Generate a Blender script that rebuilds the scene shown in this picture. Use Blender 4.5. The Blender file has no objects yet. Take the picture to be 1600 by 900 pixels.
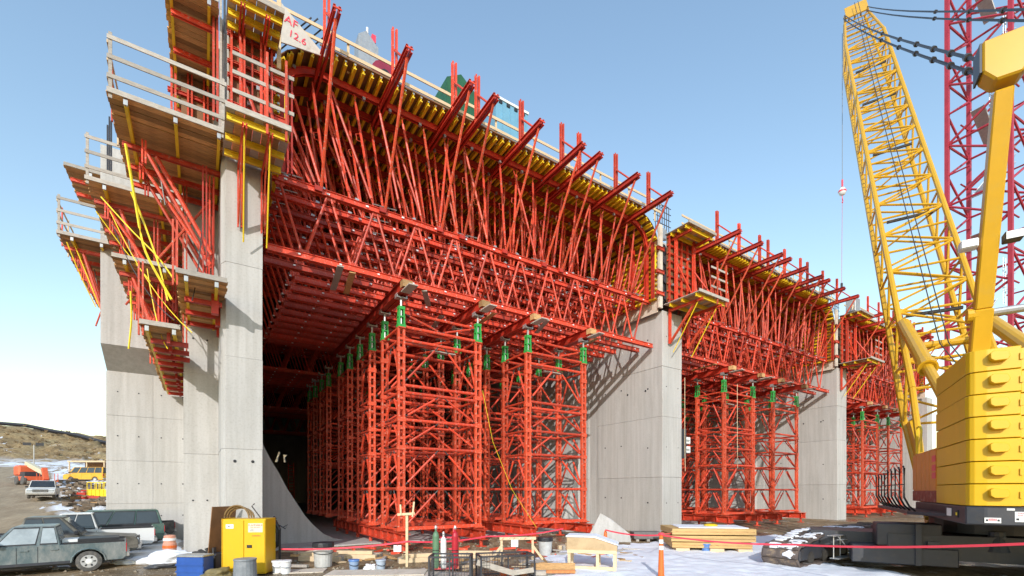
import bpy, math, random
from mathutils import Vector, Matrix
random.seed(7)
R=math.radians
S=bpy.context.scene
C=S.collection
# ---------------------------------------------------------------- camera
cd=bpy.data.cameras.new('camera'); cam=bpy.data.objects.new('camera',cd); C.objects.link(cam)
cd.sensor_width=36; cd.lens=728.8/1600*36; cd.shift_y=(767-450)/1600; cd.clip_start=.1; cd.clip_end=6000
cam.location=(0,0,2.8); cam.rotation_euler=(R(90),0,-math.atan2(485,728.8)); S.camera=cam
# ---------------------------------------------------------------- sky and sun
SUNV=Vector((.80,1,-.60)).normalized()
w=bpy.data.worlds.new('World'); S.world=w; w.use_nodes=True
nt=w.node_tree; bg=nt.nodes['Background']; sky=nt.nodes.new('ShaderNodeTexSky')
sky.sky_type='NISHITA'; sky.sun_disc=False
el=math.asin(-SUNV.z); az=math.atan2(-SUNV.x,-SUNV.y)
sky.sun_elevation=el; sky.sun_rotation=az; sky.air_density=1.7; sky.dust_density=.6; sky.ozone_density=2.2; sky.altitude=300
bg.inputs[1].default_value=.15
nt.links.new(sky.outputs[0],bg.inputs[0])
ld=bpy.data.lights.new('sun','SUN'); ld.energy=2.2; ld.angle=R(.5); ld.color=(1,.97,.94)
so=bpy.data.objects.new('sun',ld); C.objects.link(so); so.rotation_euler=SUNV.to_track_quat('-Z','Y').to_euler()
S.view_settings.view_transform='Standard'; S.view_settings.look='None'; S.view_settings.exposure=.76
S.view_settings.gamma=1
# ---------------------------------------------------------------- materials
def mat(name,col,rough=.6,var=.15,scale=3.,metal=0,col2=None,amt=.0,bump=0.,stretch=(1,1,1),world=False,spec=.5,sc2=1.3,lo=.52,hi=.68,rnd=0):
    m=bpy.data.materials.new(name); m.use_nodes=True
    n=m.node_tree.nodes; l=m.node_tree.links; b=n['Principled BSDF']
    b.inputs['Roughness'].default_value=rough; b.inputs['Metallic'].default_value=metal
    b.inputs['Specular IOR Level'].default_value=spec
    tc=n.new('ShaderNodeNewGeometry') if world else n.new('ShaderNodeTexCoord')
    mp=n.new('ShaderNodeMapping'); mp.inputs['Scale'].default_value=stretch
    l.new(tc.outputs['Position' if world else 'Object'],mp.inputs[0])
    t=n.new('ShaderNodeTexNoise'); t.inputs['Scale'].default_value=scale; t.inputs['Detail'].default_value=6; t.inputs['Roughness'].default_value=.65
    l.new(mp.outputs[0],t.inputs[0])
    r=n.new('ShaderNodeValToRGB'); l.new(t.outputs[0],r.inputs[0])
    c=Vector(col)
    r.color_ramp.elements[0].position=.3; r.color_ramp.elements[1].position=.7
    r.color_ramp.elements[0].color=(*(c*(1-var)),1); r.color_ramp.elements[1].color=(*[min(1,x*(1+var)) for x in c],1)
    out=r.outputs[0]
    if col2:
        t2=n.new('ShaderNodeTexNoise'); t2.inputs['Scale'].default_value=scale*sc2; t2.inputs['Detail'].default_value=8; t2.inputs['Roughness'].default_value=.7
        l.new(mp.outputs[0],t2.inputs[0])
        r2=n.new('ShaderNodeValToRGB'); r2.color_ramp.elements[0].position=lo; r2.color_ramp.elements[1].position=hi
        l.new(t2.outputs[0],r2.inputs[0])
        mul=n.new('ShaderNodeMath'); mul.operation='MULTIPLY'; mul.inputs[1].default_value=amt; l.new(r2.outputs[0],mul.inputs[0])
        mx=n.new('ShaderNodeMix'); mx.data_type='RGBA'; l.new(mul.outputs[0],mx.inputs[0]); l.new(out,mx.inputs[6]); mx.inputs[7].default_value=(*col2,1)
        out=mx.outputs[2]
    if rnd:
        oi=n.new('ShaderNodeObjectInfo'); mr=n.new('ShaderNodeMapRange'); mr.inputs[3].default_value=1-rnd; mr.inputs[4].default_value=1+rnd*.7; l.new(oi.outputs['Random'],mr.inputs[0])
        vm=n.new('ShaderNodeVectorMath'); vm.operation='SCALE'; l.new(out,vm.inputs[0]); l.new(mr.outputs[0],vm.inputs['Scale']); out=vm.outputs[0]
    l.new(out,b.inputs['Base Color'])
    if bump:
        bp=n.new('ShaderNodeBump'); bp.inputs['Strength'].default_value=bump; bp.inputs['Distance'].default_value=.05
        l.new(t.outputs[0],bp.inputs['Height']); l.new(bp.outputs[0],b.inputs['Normal'])
    return m
RED=mat('red_paint',(.62,.056,.020),.5,.22,2.5,col2=(.50,.30,.24),amt=.75,sc2=4.5,lo=.56,hi=.64,rnd=.28)
RED2=mat('dark_red_steel',(.47,.032,.015),.5,.25,2.5,col2=(.22,.07,.04),amt=.6,rnd=.2)
REDO=mat('orange_red_paint',(.60,.072,.026),.5,.18,2.,col2=(.52,.36,.28),amt=.75,sc2=5,lo=.56,hi=.64,rnd=.25)
YEL=mat('yellow_timber',(.85,.60,.02),.5,.08,3,col2=(.6,.38,.03),amt=.3)
YELC=mat('crane_yellow',(.62,.34,.012),.35,.06,1.2,col2=(.5,.33,.06),amt=.35)
CWY=mat('counterweight_yellow',(.70,.41,.006),.38,.05,.8,col2=(.55,.36,.03),amt=.7,sc2=3,lo=.52,hi=.75,stretch=(1,1,.4))
ORA=mat('orange_house_paint',(.72,.27,.035),.42,.12,1.5,col2=(.55,.2,.04),amt=.4)
GRN=mat('green_jack_paint',(.035,.33,.06),.4,.15,4)
GALV=mat('galvanised_steel',(.45,.45,.44),.4,.15,5,metal=.6)
PLANK=mat('weathered_plank',(.56,.325,.135),.75,.35,3.5,col2=(.12,.07,.04),amt=.75,stretch=(1,8,8),bump=.2,rnd=.5)
PLANKG=mat('grey_plank',(.42,.38,.33),.8,.22,4,col2=(.2,.16,.12),amt=.5,stretch=(1,8,8),rnd=.2)
WOOD=mat('fresh_timber',(.66,.50,.31),.7,.15,3,col2=(.45,.3,.16),amt=.4,stretch=(1,6,6))
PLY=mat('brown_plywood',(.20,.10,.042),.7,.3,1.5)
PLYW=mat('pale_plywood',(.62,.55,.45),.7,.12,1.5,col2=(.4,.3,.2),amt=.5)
BLK=mat('black_plastic',(.02,.02,.024),.5,.3,4)
DGREY=mat('dark_grey_paint',(.035,.038,.048),.45,.2,2,col2=(.09,.075,.06),amt=.4)
WHT=mat('white_paint',(.78,.78,.76),.5,.06,3,col2=(.5,.46,.4),amt=.3)
STEEL=mat('dark_steel',(.09,.085,.08),.45,.3,5,metal=.5)
STRAP=mat('yellow_strap',(.85,.62,.02),.5,.08,5)
TAPE=mat('red_tape',(.8,.06,.10),.4,.05,3)
REBAR=mat('black_rebar',(.05,.05,.06),.6,.2,5)
def concrete_mat():
    m=mat('concrete',(.49,.475,.45),.85,.10,.55,col2=(.39,.38,.36),amt=.6,rnd=.05,world=True,stretch=(1,1,.28),bump=.08,sc2=2.2,lo=.5,hi=.75)
    n=m.node_tree.nodes; l=m.node_tree.links; b=n['Principled BSDF']
    g=n.new('ShaderNodeNewGeometry'); mp=n.new('ShaderNodeMapping'); mp.inputs['Scale'].default_value=(3,3,.12); l.new(g.outputs['Position'],mp.inputs[0])
    t=n.new('ShaderNodeTexNoise'); t.inputs['Scale'].default_value=1.6; t.inputs['Detail'].default_value=5; l.new(mp.outputs[0],t.inputs[0])
    r=n.new('ShaderNodeValToRGB'); r.color_ramp.elements[0].position=.35; r.color_ramp.elements[1].position=.62
    r.color_ramp.elements[0].color=(.84,.83,.81,1); r.color_ramp.elements[1].color=(1,1,1,1); l.new(t.outputs[0],r.inputs[0])
    t3=n.new('ShaderNodeTexNoise'); t3.inputs['Scale'].default_value=14; t3.inputs['Detail'].default_value=6; l.new(g.outputs['Position'],t3.inputs[0])
    r3=n.new('ShaderNodeValToRGB'); r3.color_ramp.elements[0].position=.28; r3.color_ramp.elements[1].position=.5
    r3.color_ramp.elements[0].color=(.86,.85,.83,1); r3.color_ramp.elements[1].color=(1,1,1,1); l.new(t3.outputs[0],r3.inputs[0])
    src=b.inputs['Base Color'].links[0].from_socket
    for rr in (r,r3):
        mx=n.new('ShaderNodeMix'); mx.data_type='RGBA'; mx.blend_type='MULTIPLY'; mx.inputs[0].default_value=.8
        l.new(src,mx.inputs[6]); l.new(rr.outputs[0],mx.inputs[7]); src=mx.outputs[2]
    l.new(src,b.inputs['Base Color'])
    return m
CON=concrete_mat()
# ---------------------------------------------------------------- mesh helpers
class MB:
    def __init__(s): s.v=[]; s.f=[]
    def add(s,vs,fs):
        o=len(s.v); s.v+= [tuple(v) for v in vs]; s.f+=[tuple(i+o for i in f) for f in fs]; return s
    def box(s,c,d,rot=None):
        c=Vector(c); vs=[]
        for z in (-.5,.5):
            for x,y in ((-.5,-.5),(.5,-.5),(.5,.5),(-.5,.5)):
                p=Vector((x*d[0],y*d[1],z*d[2]))
                if rot is not None: p=rot@p
                vs.append(c+p)
        return s.add(vs,[(3,2,1,0),(4,5,6,7),(0,1,5,4),(1,2,6,5),(2,3,7,6),(3,0,4,7)])
    def bx(s,x0,x1,y0,y1,z0,z1): return s.box(((x0+x1)/2,(y0+y1)/2,(z0+z1)/2),(x1-x0,y1-y0,z1-z0))
    def frame(s,p0,p1,up):
        a=(p1-p0).normalized(); u=Vector(up)
        if abs(a.dot(u))>.98: u=Vector((0,1,0)) if abs(a.y)<.9 else Vector((1,0,0))
        sx=a.cross(u).normalized(); uu=sx.cross(a); return a,sx,uu
    def bar(s,p0,p1,w,h,up=(0,0,1),ox=0,oz=0):
        p0=Vector(p0); p1=Vector(p1); a,sx,uu=s.frame(p0,p1,up); vs=[]
        for p in (p0,p1):
            for i,j in ((-.5,-.5),(.5,-.5),(.5,.5),(-.5,.5)): vs.append(p+sx*(i*w+ox)+uu*(j*h+oz))
        return s.add(vs,[(3,2,1,0),(4,5,6,7),(0,1,5,4),(1,2,6,5),(2,3,7,6),(3,0,4,7)])
    def chan(s,p0,p1,w,h,t=.02,up=(0,0,1),side=1):          # one U channel
        s.bar(p0,p1,t,h,up,ox=-side*(w-t)/2); s.bar(p0,p1,w-t,t,up,ox=side*t/2,oz=(h-t)/2); return s.bar(p0,p1,w-t,t,up,ox=side*t/2,oz=-(h-t)/2)
    def ibeam(s,p0,p1,w,h,t=.03,up=(0,0,1)):
        s.bar(p0,p1,t*.7,h-2*t,up); s.bar(p0,p1,w,t,up,oz=(h-t)/2); return s.bar(p0,p1,w,t,up,oz=-(h-t)/2)
    def twin(s,p0,p1,w,h,gap,t=.02,up=(0,0,1)):             # two channels back to back with a gap
        p0=Vector(p0); p1=Vector(p1); a,sx,uu=s.frame(p0,p1,up); d=sx*(gap/2+w/2)
        s.chan(p0-d,p1-d,w,h,t,up,-1); return s.chan(p0+d,p1+d,w,h,t,up,1)
    def tube(s,p0,p1,r,r1=None,n=6,cap=True):
        p0=Vector(p0); p1=Vector(p1); r1=r if r1 is None else r1; a,sx,uu=s.frame(p0,p1,(0,0,1)); vs=[]
        for p,q in ((p0,r),(p1,r1)):
            for i in range(n):
                t=2*math.pi*i/n; vs.append(p+sx*(math.cos(t)*q)+uu*(math.sin(t)*q))
        fs=[(i,(i+1)%n,n+(i+1)%n,n+i) for i in range(n)]
        if cap: fs+=[tuple(range(n-1,-1,-1)),tuple(range(n,2*n))]
        return s.add(vs,fs)
    def path(s,pts,r,n=5):
        pts=[Vector(p) for p in pts]; vs=[]; k=len(pts)
        for i,p in enumerate(pts):
            a,sx,uu=s.frame(pts[max(0,i-1)],pts[min(k-1,i+1)],(0,0,1))
            for j in range(n):
                t=2*math.pi*j/n; vs.append(p+sx*(math.cos(t)*r)+uu*(math.sin(t)*r))
        fs=[(i*n+j,i*n+(j+1)%n,(i+1)*n+(j+1)%n,(i+1)*n+j) for i in range(k-1) for j in range(n)]
        fs+=[tuple(range(n-1,-1,-1)),tuple(range((k-1)*n,k*n))]
        return s.add(vs,fs)
    def lathe(s,prof,c=(0,0,0),n=16):
        vs=[]; k=len(prof)
        for r,z in prof:
            for i in range(n):
                t=2*math.pi*i/n; vs.append((c[0]+r*math.cos(t),c[1]+r*math.sin(t),c[2]+z))
        fs=[(i*n+j,i*n+(j+1)%n,(i+1)*n+(j+1)%n,(i+1)*n+j) for i in range(k-1) for j in range(n)]
        fs+=[tuple(range(n-1,-1,-1)),tuple(range((k-1)*n,k*n))]
        return s.add(vs,fs)
    def prism(s,prof,d,o=(0,0,0)):                          # polygon points (3D) pushed along d
        d=Vector(d); p=[Vector(q)+Vector(o) for q in prof]; n=len(p)
        vs=p+[q+d for q in p]
        return s.add(vs,[tuple(range(n-1,-1,-1)),tuple(range(n,2*n))]+[(i,(i+1)%n,n+(i+1)%n,n+i) for i in range(n)])
    def mesh(s,name,m,bev=0,smooth=False):
        me=bpy.data.meshes.new(name); me.from_pydata(s.v,[],s.f); me.materials.append(m)
        import bmesh
        b=bmesh.new(); b.from_mesh(me); bmesh.ops.recalc_face_normals(b,faces=b.faces)
        if bev: bmesh.ops.bevel(b,geom=b.edges[:],offset=bev,segments=1,affect='EDGES',clamp_overlap=True)
        b.to_mesh(me); b.free()
        if smooth:
            for p in me.polygons: p.use_smooth=True
        return me
    def build(s,name,m,parent=None,bev=0,smooth=False,loc=(0,0,0)):
        return link(name,s.mesh(name,m,bev,smooth),parent,loc)
def link(name,me,parent=None,loc=(0,0,0),rot=(0,0,0)):
    o=bpy.data.objects.new(name,me); C.objects.link(o); o.location=loc; o.rotation_euler=rot
    if parent is not None: o.parent=parent
    return o
def tag(o,label=None,cat=None,group=None,kind=None):
    if label: o['label']=label
    if cat: o['category']=cat
    if group: o['group']=group
    if kind: o['kind']=kind
    return o
def thing(name,label,cat,loc=(0,0,0),rz=0,group=None):
    o=link(name,None,None,loc,(0,0,rz)); o.empty_display_size=.2
    return tag(o,label,cat,group)
KIDS={}
def dup(root,loc,label=None,group=None,rz=None,parent=None):
    r=root.copy(); C.objects.link(r)
    if parent is None:
        r.location=loc
        if rz is not None: r.rotation_euler=(0,0,rz)
        if label: r['label']=label
        if group: r['group']=group
    else: r.parent=parent
    for ch in list(root.children): dup(ch,None,parent=r)
    return r
ORD=['first','second','third','fourth','fifth','sixth','seventh','eighth','ninth','tenth','eleventh','twelfth','thirteenth','fourteenth','fifteenth','sixteenth','seventeenth','eighteenth']
BAY=['nearest bay','middle bay','far bay']; BX=[0,25.65,51.1]
# ================================================================ ground
def sstep(a,b,x):
    t=max(0,min(1,(x-a)/(b-a))); return t*t*(3-2*t)
def hz(x,y):
    from mathutils import noise
    kn=[(25,0),(62,1.75),(83,3.3),(138,8.0),(150,9.8),(182,0),(240,0),(900,0)]
    ridge=16.6-.09*max(-70,min(-8,x)) 
    kn[5]=(182,ridge); kn[6]=(240,ridge-2); kn[7]=(900,ridge-9)
    if y<=25: z=0
    else:
        z=ridge-9
        for (a,za),(b,zb) in zip(kn,kn[1:]):
            if a<=y<=b: z=za+(zb-za)*(y-a)/(b-a); break
    k=1-sstep(-7,-3.5,x)*(1-sstep(119,165,y)); z=z*k
    am=.07+.5*sstep(28,45,y)*(1-sstep(0,3,-(x+.205*y-1.5)))+.1*sstep(30,60,y)*(1 if x<-4 else 0)+.9*sstep(135,160,y)
    nz=noise.noise(Vector((x*.35,y*.35,0)))*am+noise.noise(Vector((x*1.3,y*1.3,3)))*am*.4
    if -1<x<84 and 19<y<118: nz*=.3
    return z+nz
def frange(a,b,s):
    o=[]; x=a
    while x<b-1e-6: o.append(x); x+=s
    return o
xs=[-2500,-900,-400,-200,-120]+frange(-90,-24,1.5)+frange(-24,34,.5)+frange(34,90,2)+[90,130,200,400,900,2500]
ys=[-400,-150,-60,-25]+frange(-10,30,.5)+frange(30,190,1.5)+[190,200,220,240,300,450,900,2500]
vs=[(x,y,hz(x,y)) for y in ys for x in xs]; nx=len(xs)
fs=[(j*nx+i,j*nx+i+1,(j+1)*nx+i+1,(j+1)*nx+i) for j in range(len(ys)-1) for i in range(nx-1)]
def ground_mat():
    m=bpy.data.materials.new('dirt_and_snow'); m.use_nodes=True; n=m.node_tree.nodes; l=m.node_tree.links; b=n['Principled BSDF']
    b.inputs['Roughness'].default_value=.95; b.inputs['Specular IOR Level'].default_value=.2
    g=n.new('ShaderNodeNewGeometry'); sp=n.new('ShaderNodeSeparateXYZ'); l.new(g.outputs['Position'],sp.inputs[0])
    def noi(sc,det=8,ro=.65,stretch=None):
        t=n.new('ShaderNodeTexNoise'); t.inputs['Scale'].default_value=sc; t.inputs['Detail'].default_value=det; t.inputs['Roughness'].default_value=ro
        if stretch:
            mp=n.new('ShaderNodeMapping'); mp.inputs['Scale'].default_value=stretch; l.new(g.outputs['Position'],mp.inputs[0]); l.new(mp.outputs[0],t.inputs[0])
        else: l.new(g.outputs['Position'],t.inputs[0])
        return t.outputs[0]
    def ramp(s,stops):
        r=n.new('ShaderNodeValToRGB'); e=r.color_ramp.elements
        while len(e)<len(stops): e.new(.5)
        for q,(p,c) in zip(e,stops): q.position=p; q.color=(*c,1) if len(c)==3 else c
        l.new(s,r.inputs[0]); return r.outputs[0]
    def mix(f,a,c,bl='MIX'):
        mx=n.new('ShaderNodeMix'); mx.data_type='RGBA'; mx.blend_type=bl
        if isinstance(f,float): mx.inputs[0].default_value=f
        else: l.new(f,mx.inputs[0])
        for k,s in ((6,a),(7,c)):
            if isinstance(s,tuple): mx.inputs[k].default_value=(*s,1)
            else: l.new(s,mx.inputs[k])
        return mx.outputs[2]
    def mth(op,a,c,clamp=False):
        x=n.new('ShaderNodeMath'); x.operation=op; x.use_clamp=clamp
        for k,s in ((0,a),(1,c)):
            if isinstance(s,(int,float)): x.inputs[k].default_value=s
            else: l.new(s,x.inputs[k])
        return x.outputs[0]
    def band(s,a,b2): # 0..1 ramp
        x=n.new('ShaderNodeMapRange'); x.inputs[1].default_value=a; x.inputs[2].default_value=b2; l.new(s,x.inputs[0]); return x.outputs[0]
    dirt=ramp(noi(.9),[(.3,(.23,.15,.075)),(.5,(.38,.27,.155)),(.72,(.52,.42,.28))])
    dirt=mix(.6,dirt,ramp(noi(9,8,.75),[(.3,(.35,.3,.26)),(.65,(1,1,1))]),'MULTIPLY')
    mud=ramp(noi(.25),[(.45,(0,0,0)),(.6,(1,1,1))]); dirt=mix(mth('MULTIPLY',mud,.45),dirt,(.15,.11,.07))
    grass=ramp(noi(.16,9,.72),[(.33,(.13,.095,.055)),(.47,(.36,.25,.125)),(.62,(.48,.36,.19))])
    grass=mix(.75,grass,ramp(noi(1.6,8,.8,(1,.4,2)),[(.36,(.3,.27,.25)),(.6,(1,1,1))]),'MULTIPLY')
    road=ramp(noi(.5,8,.7,(1.6,.25,1)),[(.3,(.27,.20,.13)),(.7,(.48,.38,.26))])
    hill=band(sp.outputs[1],140.,148.)
    far=band(sp.outputs[1],26.,34.)
    # road strip: left of the line x = -8 - .16 y
    e=mth('ADD',sp.outputs[0],mth('MULTIPLY',sp.outputs[1],.205))
    e=mth('ADD',e,mth('MULTIPLY',mth('SUBTRACT',noi(.15),.5),6.))
    rm=mth('MULTIPLY',band(e,1.5,.5),far)
    col=mix(rm,dirt,road); col=mix(hill,col,grass)
    sn=noi(.42,9,.7,(1,.55,1)); 
    rub=mth('MULTIPLY',mth('SUBTRACT',1.,rm),mth('MULTIPLY',far,mth('SUBTRACT',1.,hill)))
    lft=band(sp.outputs[0],2.,-2.)
    s1=mth('MULTIPLY',ramp(sn,[(.455,(0,0,0)),(.50,(1,1,1))]),mth('MULTIPLY',rub,lft))
    foot=mth('MULTIPLY',band(sp.outputs[1],132.,138.),band(sp.outputs[1],153.,144.)); s2=mth('MULTIPLY',foot,ramp(noi(.5,8,.7,(.5,1,1)),[(.42,(0,0,0)),(.5,(1,1,1))]))
    patch=mth('MULTIPLY',rm,ramp(noi(.3,6,.6,(2.5,.35,1)),[(.66,(0,0,0)),(.68,(1,1,1))]))
    hs=mth('MULTIPLY',mth('MULTIPLY',hill,band(sp.outputs[1],172.,150.)),ramp(noi(.4,8,.7),[(.58,(0,0,0)),(.64,(1,1,1))]))
    sm=mth('MAXIMUM',mth('MAXIMUM',s1,s2),mth('MAXIMUM',patch,mth('MULTIPLY',hs,.7)))
    near=mth('MULTIPLY',mth('SUBTRACT',1.,far),ramp(noi(.8,9,.7),[(.62,(0,0,0)),(.66,(1,1,1))]))
    sm=mth('MAXIMUM',sm,mth('MULTIPLY',near,.8))
    # wheel ruts and puddles
    ru=n.new('ShaderNodeTexWave'); ru.wave_type='BANDS'; ru.inputs['Scale'].default_value=.55; ru.inputs['Distortion'].default_value=5; ru.inputs['Detail'].default_value=3; ru.inputs['Detail Scale'].default_value=1.2
    mpr=n.new('ShaderNodeMapping'); mpr.inputs['Rotation'].default_value=(0,0,.75); l.new(g.outputs['Position'],mpr.inputs[0]); l.new(mpr.outputs[0],ru.inputs[0])
    rr=ramp(ru.outputs[0],[(.0,(.62,.58,.54)),(.28,(1,1,1))]); col=mix(.55,col,rr,'MULTIPLY')
    wet=mth('MULTIPLY',ramp(noi(.33,3,.5),[(.52,(0,0,0)),(.60,(1,1,1))]),mth('SUBTRACT',1.,far)); 
    col=mix(mth('MULTIPLY',wet,.5),col,(.12,.085,.05))
    ro=n.new('ShaderNodeMapRange'); ro.inputs[3].default_value=.95; ro.inputs[4].default_value=.22; l.new(wet,ro.inputs[0]); l.new(ro.outputs[0],b.inputs['Roughness'])
    col=mix(sm,col,(.74,.76,.8)); l.new(col,b.inputs['Base Color'])
    bp=n.new('ShaderNodeBump'); bp.inputs['Strength'].default_value=.7; bp.inputs['Distance'].default_value=.15; l.new(noi(3.5,9,.75),bp.inputs['Height']); l.new(bp.outputs[0],b.inputs['Normal'])
    return m
GM=ground_mat()
me=bpy.data.meshes.new('ground'); me.from_pydata(vs,[],fs); me.materials.append(GM)
for p in me.polygons: p.use_smooth=True
tag(link('ground',me),kind='structure')
SNOW=mat('snow',(.80,.83,.88),.7,.05,2,bump=.5,col2=(.45,.42,.38),amt=.5,sc2=1.0,lo=.58,hi=.72,world=True)
def snow_sheet(poly,seed,th=.05,step=.22,rag=.5):
    from mathutils import noise
    def inside(x,y):
        c=False; n=len(poly)
        for i in range(n):
            (x0,y0),(x1,y1)=poly[i],poly[(i+1)%n]
            if (y0>y)!=(y1>y) and x<(x1-x0)*(y-y0)/(y1-y0)+x0: c=not c
        return c
    def dist(x,y):
        d=1e9; n=len(poly)
        for i in range(n):
            a=Vector(poly[i]); b=Vector(poly[(i+1)%n]); p=Vector((x,y)); t=max(0,min(1,(p-a).dot(b-a)/(b-a).length_squared)); d=min(d,(p-a-(b-a)*t).length)
        return d if inside(x,y) else -d
    X=[p[0] for p in poly]; Y=[p[1] for p in poly]
    gx=frange(min(X)-.6,max(X)+.6,step); gy=frange(min(Y)-.6,max(Y)+.6,step); idx={}; V=[]; F=[]
    for j,y in enumerate(gy):
        for i,x in enumerate(gx):
            d=dist(x,y)+noise.noise(Vector((x*.9,y*.9,seed)))*rag*1.6+noise.noise(Vector((x*3,y*3,seed)))*rag*.6-.05
            if d>-.25:
                h=th*min(1,max(-.6,d*3))+noise.noise(Vector((x*2.2,y*2.2,seed+5)))*.05+noise.noise(Vector((x*6,y*6,seed+9)))*.018
                idx[i,j]=len(V); V.append((x,y,hz(x,y)+h))
    for j in range(len(gy)-1):
        for i in range(len(gx)-1):
            q=[(i,j),(i+1,j),(i+1,j+1),(i,j+1)]
            if all(k in idx for k in q): F.append(tuple(idx[k] for k in q))
    me=bpy.data.meshes.new('snow_patch'); me.from_pydata(V,[],F); me.materials.append(SNOW)
    for p in me.polygons: p.use_smooth=True
    return tag(link('snow_patch',me),kind='structure')
def gp(px,py,z=0):      # ground point seen at a pixel of the photograph
    s,c=.55403,.8325; a=(px-800)/728.8; t=(z-2.8)/((767-py)/728.8); return ((s+c*a)*t,(c-s*a)*t)
snow_sheet([gp(835,868),gp(940,852),gp(1060,846),gp(1200,850),gp(1240,870),gp(1330,885),gp(1420,895),gp(1420,930),gp(1000,930),gp(850,905)],1,.06,.13,.5)
snow_sheet([gp(1130,842),gp(1230,835),gp(1280,846),gp(1190,856)],3,.06,.2,.4)
snow_sheet([gp(168,872),gp(215,855),gp(280,836),gp(282,878),gp(230,880)],5,.10,.12,.3)
snow_sheet([gp(60,880),gp(110,884),gp(150,889),gp(100,891)],6,.03,.1,.1)
# ================================================================ concrete
def pier(x0,x1,yf,lifts,y1,label,holes=True,groove=True):
    t=thing('concrete_pier',label,'pier',((x0+x1)/2,yf,0))
    ox=(x0+x1)/2; h=0
    for z0,z1 in zip(lifts,lifts[1:]):
        m=MB(); z0b=z0+(.009 if z0>0 else -.6); e=.012 if h%2 else 0; h+=1
        if groove: 
            m.bx(x0-ox-e,x1-ox+e,-e,6.0,z0b,z1); m.bx(x0-ox+.5,x1-ox-.5,6.0,7.0,z0b,z1); m.bx(x0-ox,x1-ox,7.0,y1-yf,z0b,z1)
        else: m.bx(x0-ox-e,x1-ox+e,-e,y1-yf,z0b,z1)
        m.build('pour_lift',CON,t,bev=.014)
    core=MB(); core.bx(x0-ox+.08,x1-ox-.08,.08,y1-yf-.1,-.5,lifts[-1]-.05); core.build('joint_core',CON,t)
    if holes:
        m=MB()
        for z in lifts[:-1]:
            for zz in (z+1.1,):
                for y in (1.2,3.6,5.2): m.tube((x0-ox-.016,y,zz+.9+.3*(y>2)),(x0-ox+.05,y,zz+.9+.3*(y>2)),.055,n=8)
                for x in (-.6,.6): m.tube((x,-.016,zz+.9),(x,.05,zz+.9),.035,n=8)
        for y in (1.4,3.0): m.tube((x0-ox-.016,y,9.6),(x0-ox+.05,y,9.6),.07,n=8)
        tag(m.build('tie_hole',BLK,t),kind='stuff')
    return t
pier(25.16,27.15,20,[0,2.55+1.15,7.7,11.0,14.65],115,'tall concrete pier between the nearest and the middle red bay')
pier(50.81,52.85,20,[0,3.4,7.7,11.0,14.65],115,'tall concrete pier between the middle and the far red bay')
pier(76.3,78.3,20,[0,3.7,7.7,14.65],115,'farthest concrete pier, half hidden behind the yellow boom',False)
# left pier: front block, two set-back faces
t=thing('concrete_pier','broad stepped concrete pier left of the nearest red bay','pier',(0,20,0))
def stepped(z0,z1,e):
    m=MB(); pr=[(1.92+e,-e),(.74-e,-e),(.6-e,.35),(.6-e,3.7-e),(-.62-e,3.7-e),(-.62-e,95),(1.92+e,95)]
    m.prism([(x,y,z0) for x,y in pr],(0,0,z1-z0)); return m
zz=[-.6,4.35,7.75,11.2,14.9,20.2]
for i,(a,b) in enumerate(zip(zz,zz[1:])): stepped(a+(.009 if i else 0),b,.008*(i%2)).build('pour_lift',CON,t)
m=MB(); m.bx(.9,1.8,.2,94,-.5,20); m.build('joint_core',CON,t)
m=MB()
for z in (3.9,): 
    for x in (1.02,1.6): m.tube((x,-.02,z),(x,.05,z),.055,n=8)
for z in (2.4,9.2):
    for x in (-.3,.2): m.tube((x,3.68,z),(x,3.75,z),.035,n=8)
tag(m.build('tie_hole',BLK,t),kind='stuff')
# abutment wall farther back
Yw=33.0
t=thing('abutment_wall','pale concrete abutment wall with a panel grid, left edge of the dam','wall',(-2.7,Yw,0))
m=MB(); m.bx(-1.55,2.3,.05,26,-.6,9.3); m.bx(-1.6,2.3,-1.55,26,10.35,20.5); m.prism([(-1.55,0.05,9.3),(2.3,.05,9.3),(2.3,-1.55,10.35),(-1.6,-1.55,10.35)],(0,26,0)) 
m.build('wall_core',CON,t)
for i,(a,b) in enumerate(((-1.58,.427),(.433,2.28))):
    z=-.4
    for j,zt in enumerate((2.1,4.45,6.9,9.25)):
        m=MB(); m.bx(a,b,0-.008*((i+j)%2),.06,z+.005,zt-.003); m.build('concrete_panel',CON,t,bev=.006); z=zt
m=MB()
for z in (1.4,3.2,5.8,8.2):
    for x in (-1.1,-.2,.8,1.8): m.tube((x,-.02,z),(x,.03,z),.035,n=8)
tag(m.build('tie_hole',BLK,t),kind='stuff')
# deck slab and back wall added to shut light out of the bays
t=thing('sun_block_deck','added deck slab on the red formwork, keeping sun out of the bays','deck',(0,20,20.8))
m=MB(); m.bx(-.6,79,2.4,95,.0,.3); m.build('slab',CON,t)
t=thing('back_wall','added concrete back wall closing the bays to keep them dark','wall',(0,115,0)); m=MB(); m.bx(-2,13.4,0,1.2,-1,20.7); m.bx(13.4,16.6,0,1.2,-1,9.2); m.prism([(13.4,0,9.2),(13.5,0,9.2),(14.3,0,11.6),(13.4,0,11.6)],(0,1.2,0)); m.prism([(14.1,0,9.2),(15.3,0,9.2),(15.2,0,10.8),(14.8,0,11.6),(14.3,0,10.4)],(0,1.2,0)); m.prism([(15.8,0,9.2),(16.6,0,9.2),(16.6,0,11.6),(15.6,0,10.3)],(0,1.2,0)); m.prism([(14.9,0,11.0),(16.6,0,10.9),(16.6,0,11.6),(14.5,0,11.6)],(0,1.25,0)); m.bx(13.4,16.6,0,1.2,11.6,20.7); m.bx(16.6,80,0,1.2,-1,20.7); tag(m.build('wall_body',CON,t),kind='stuff')
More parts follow.
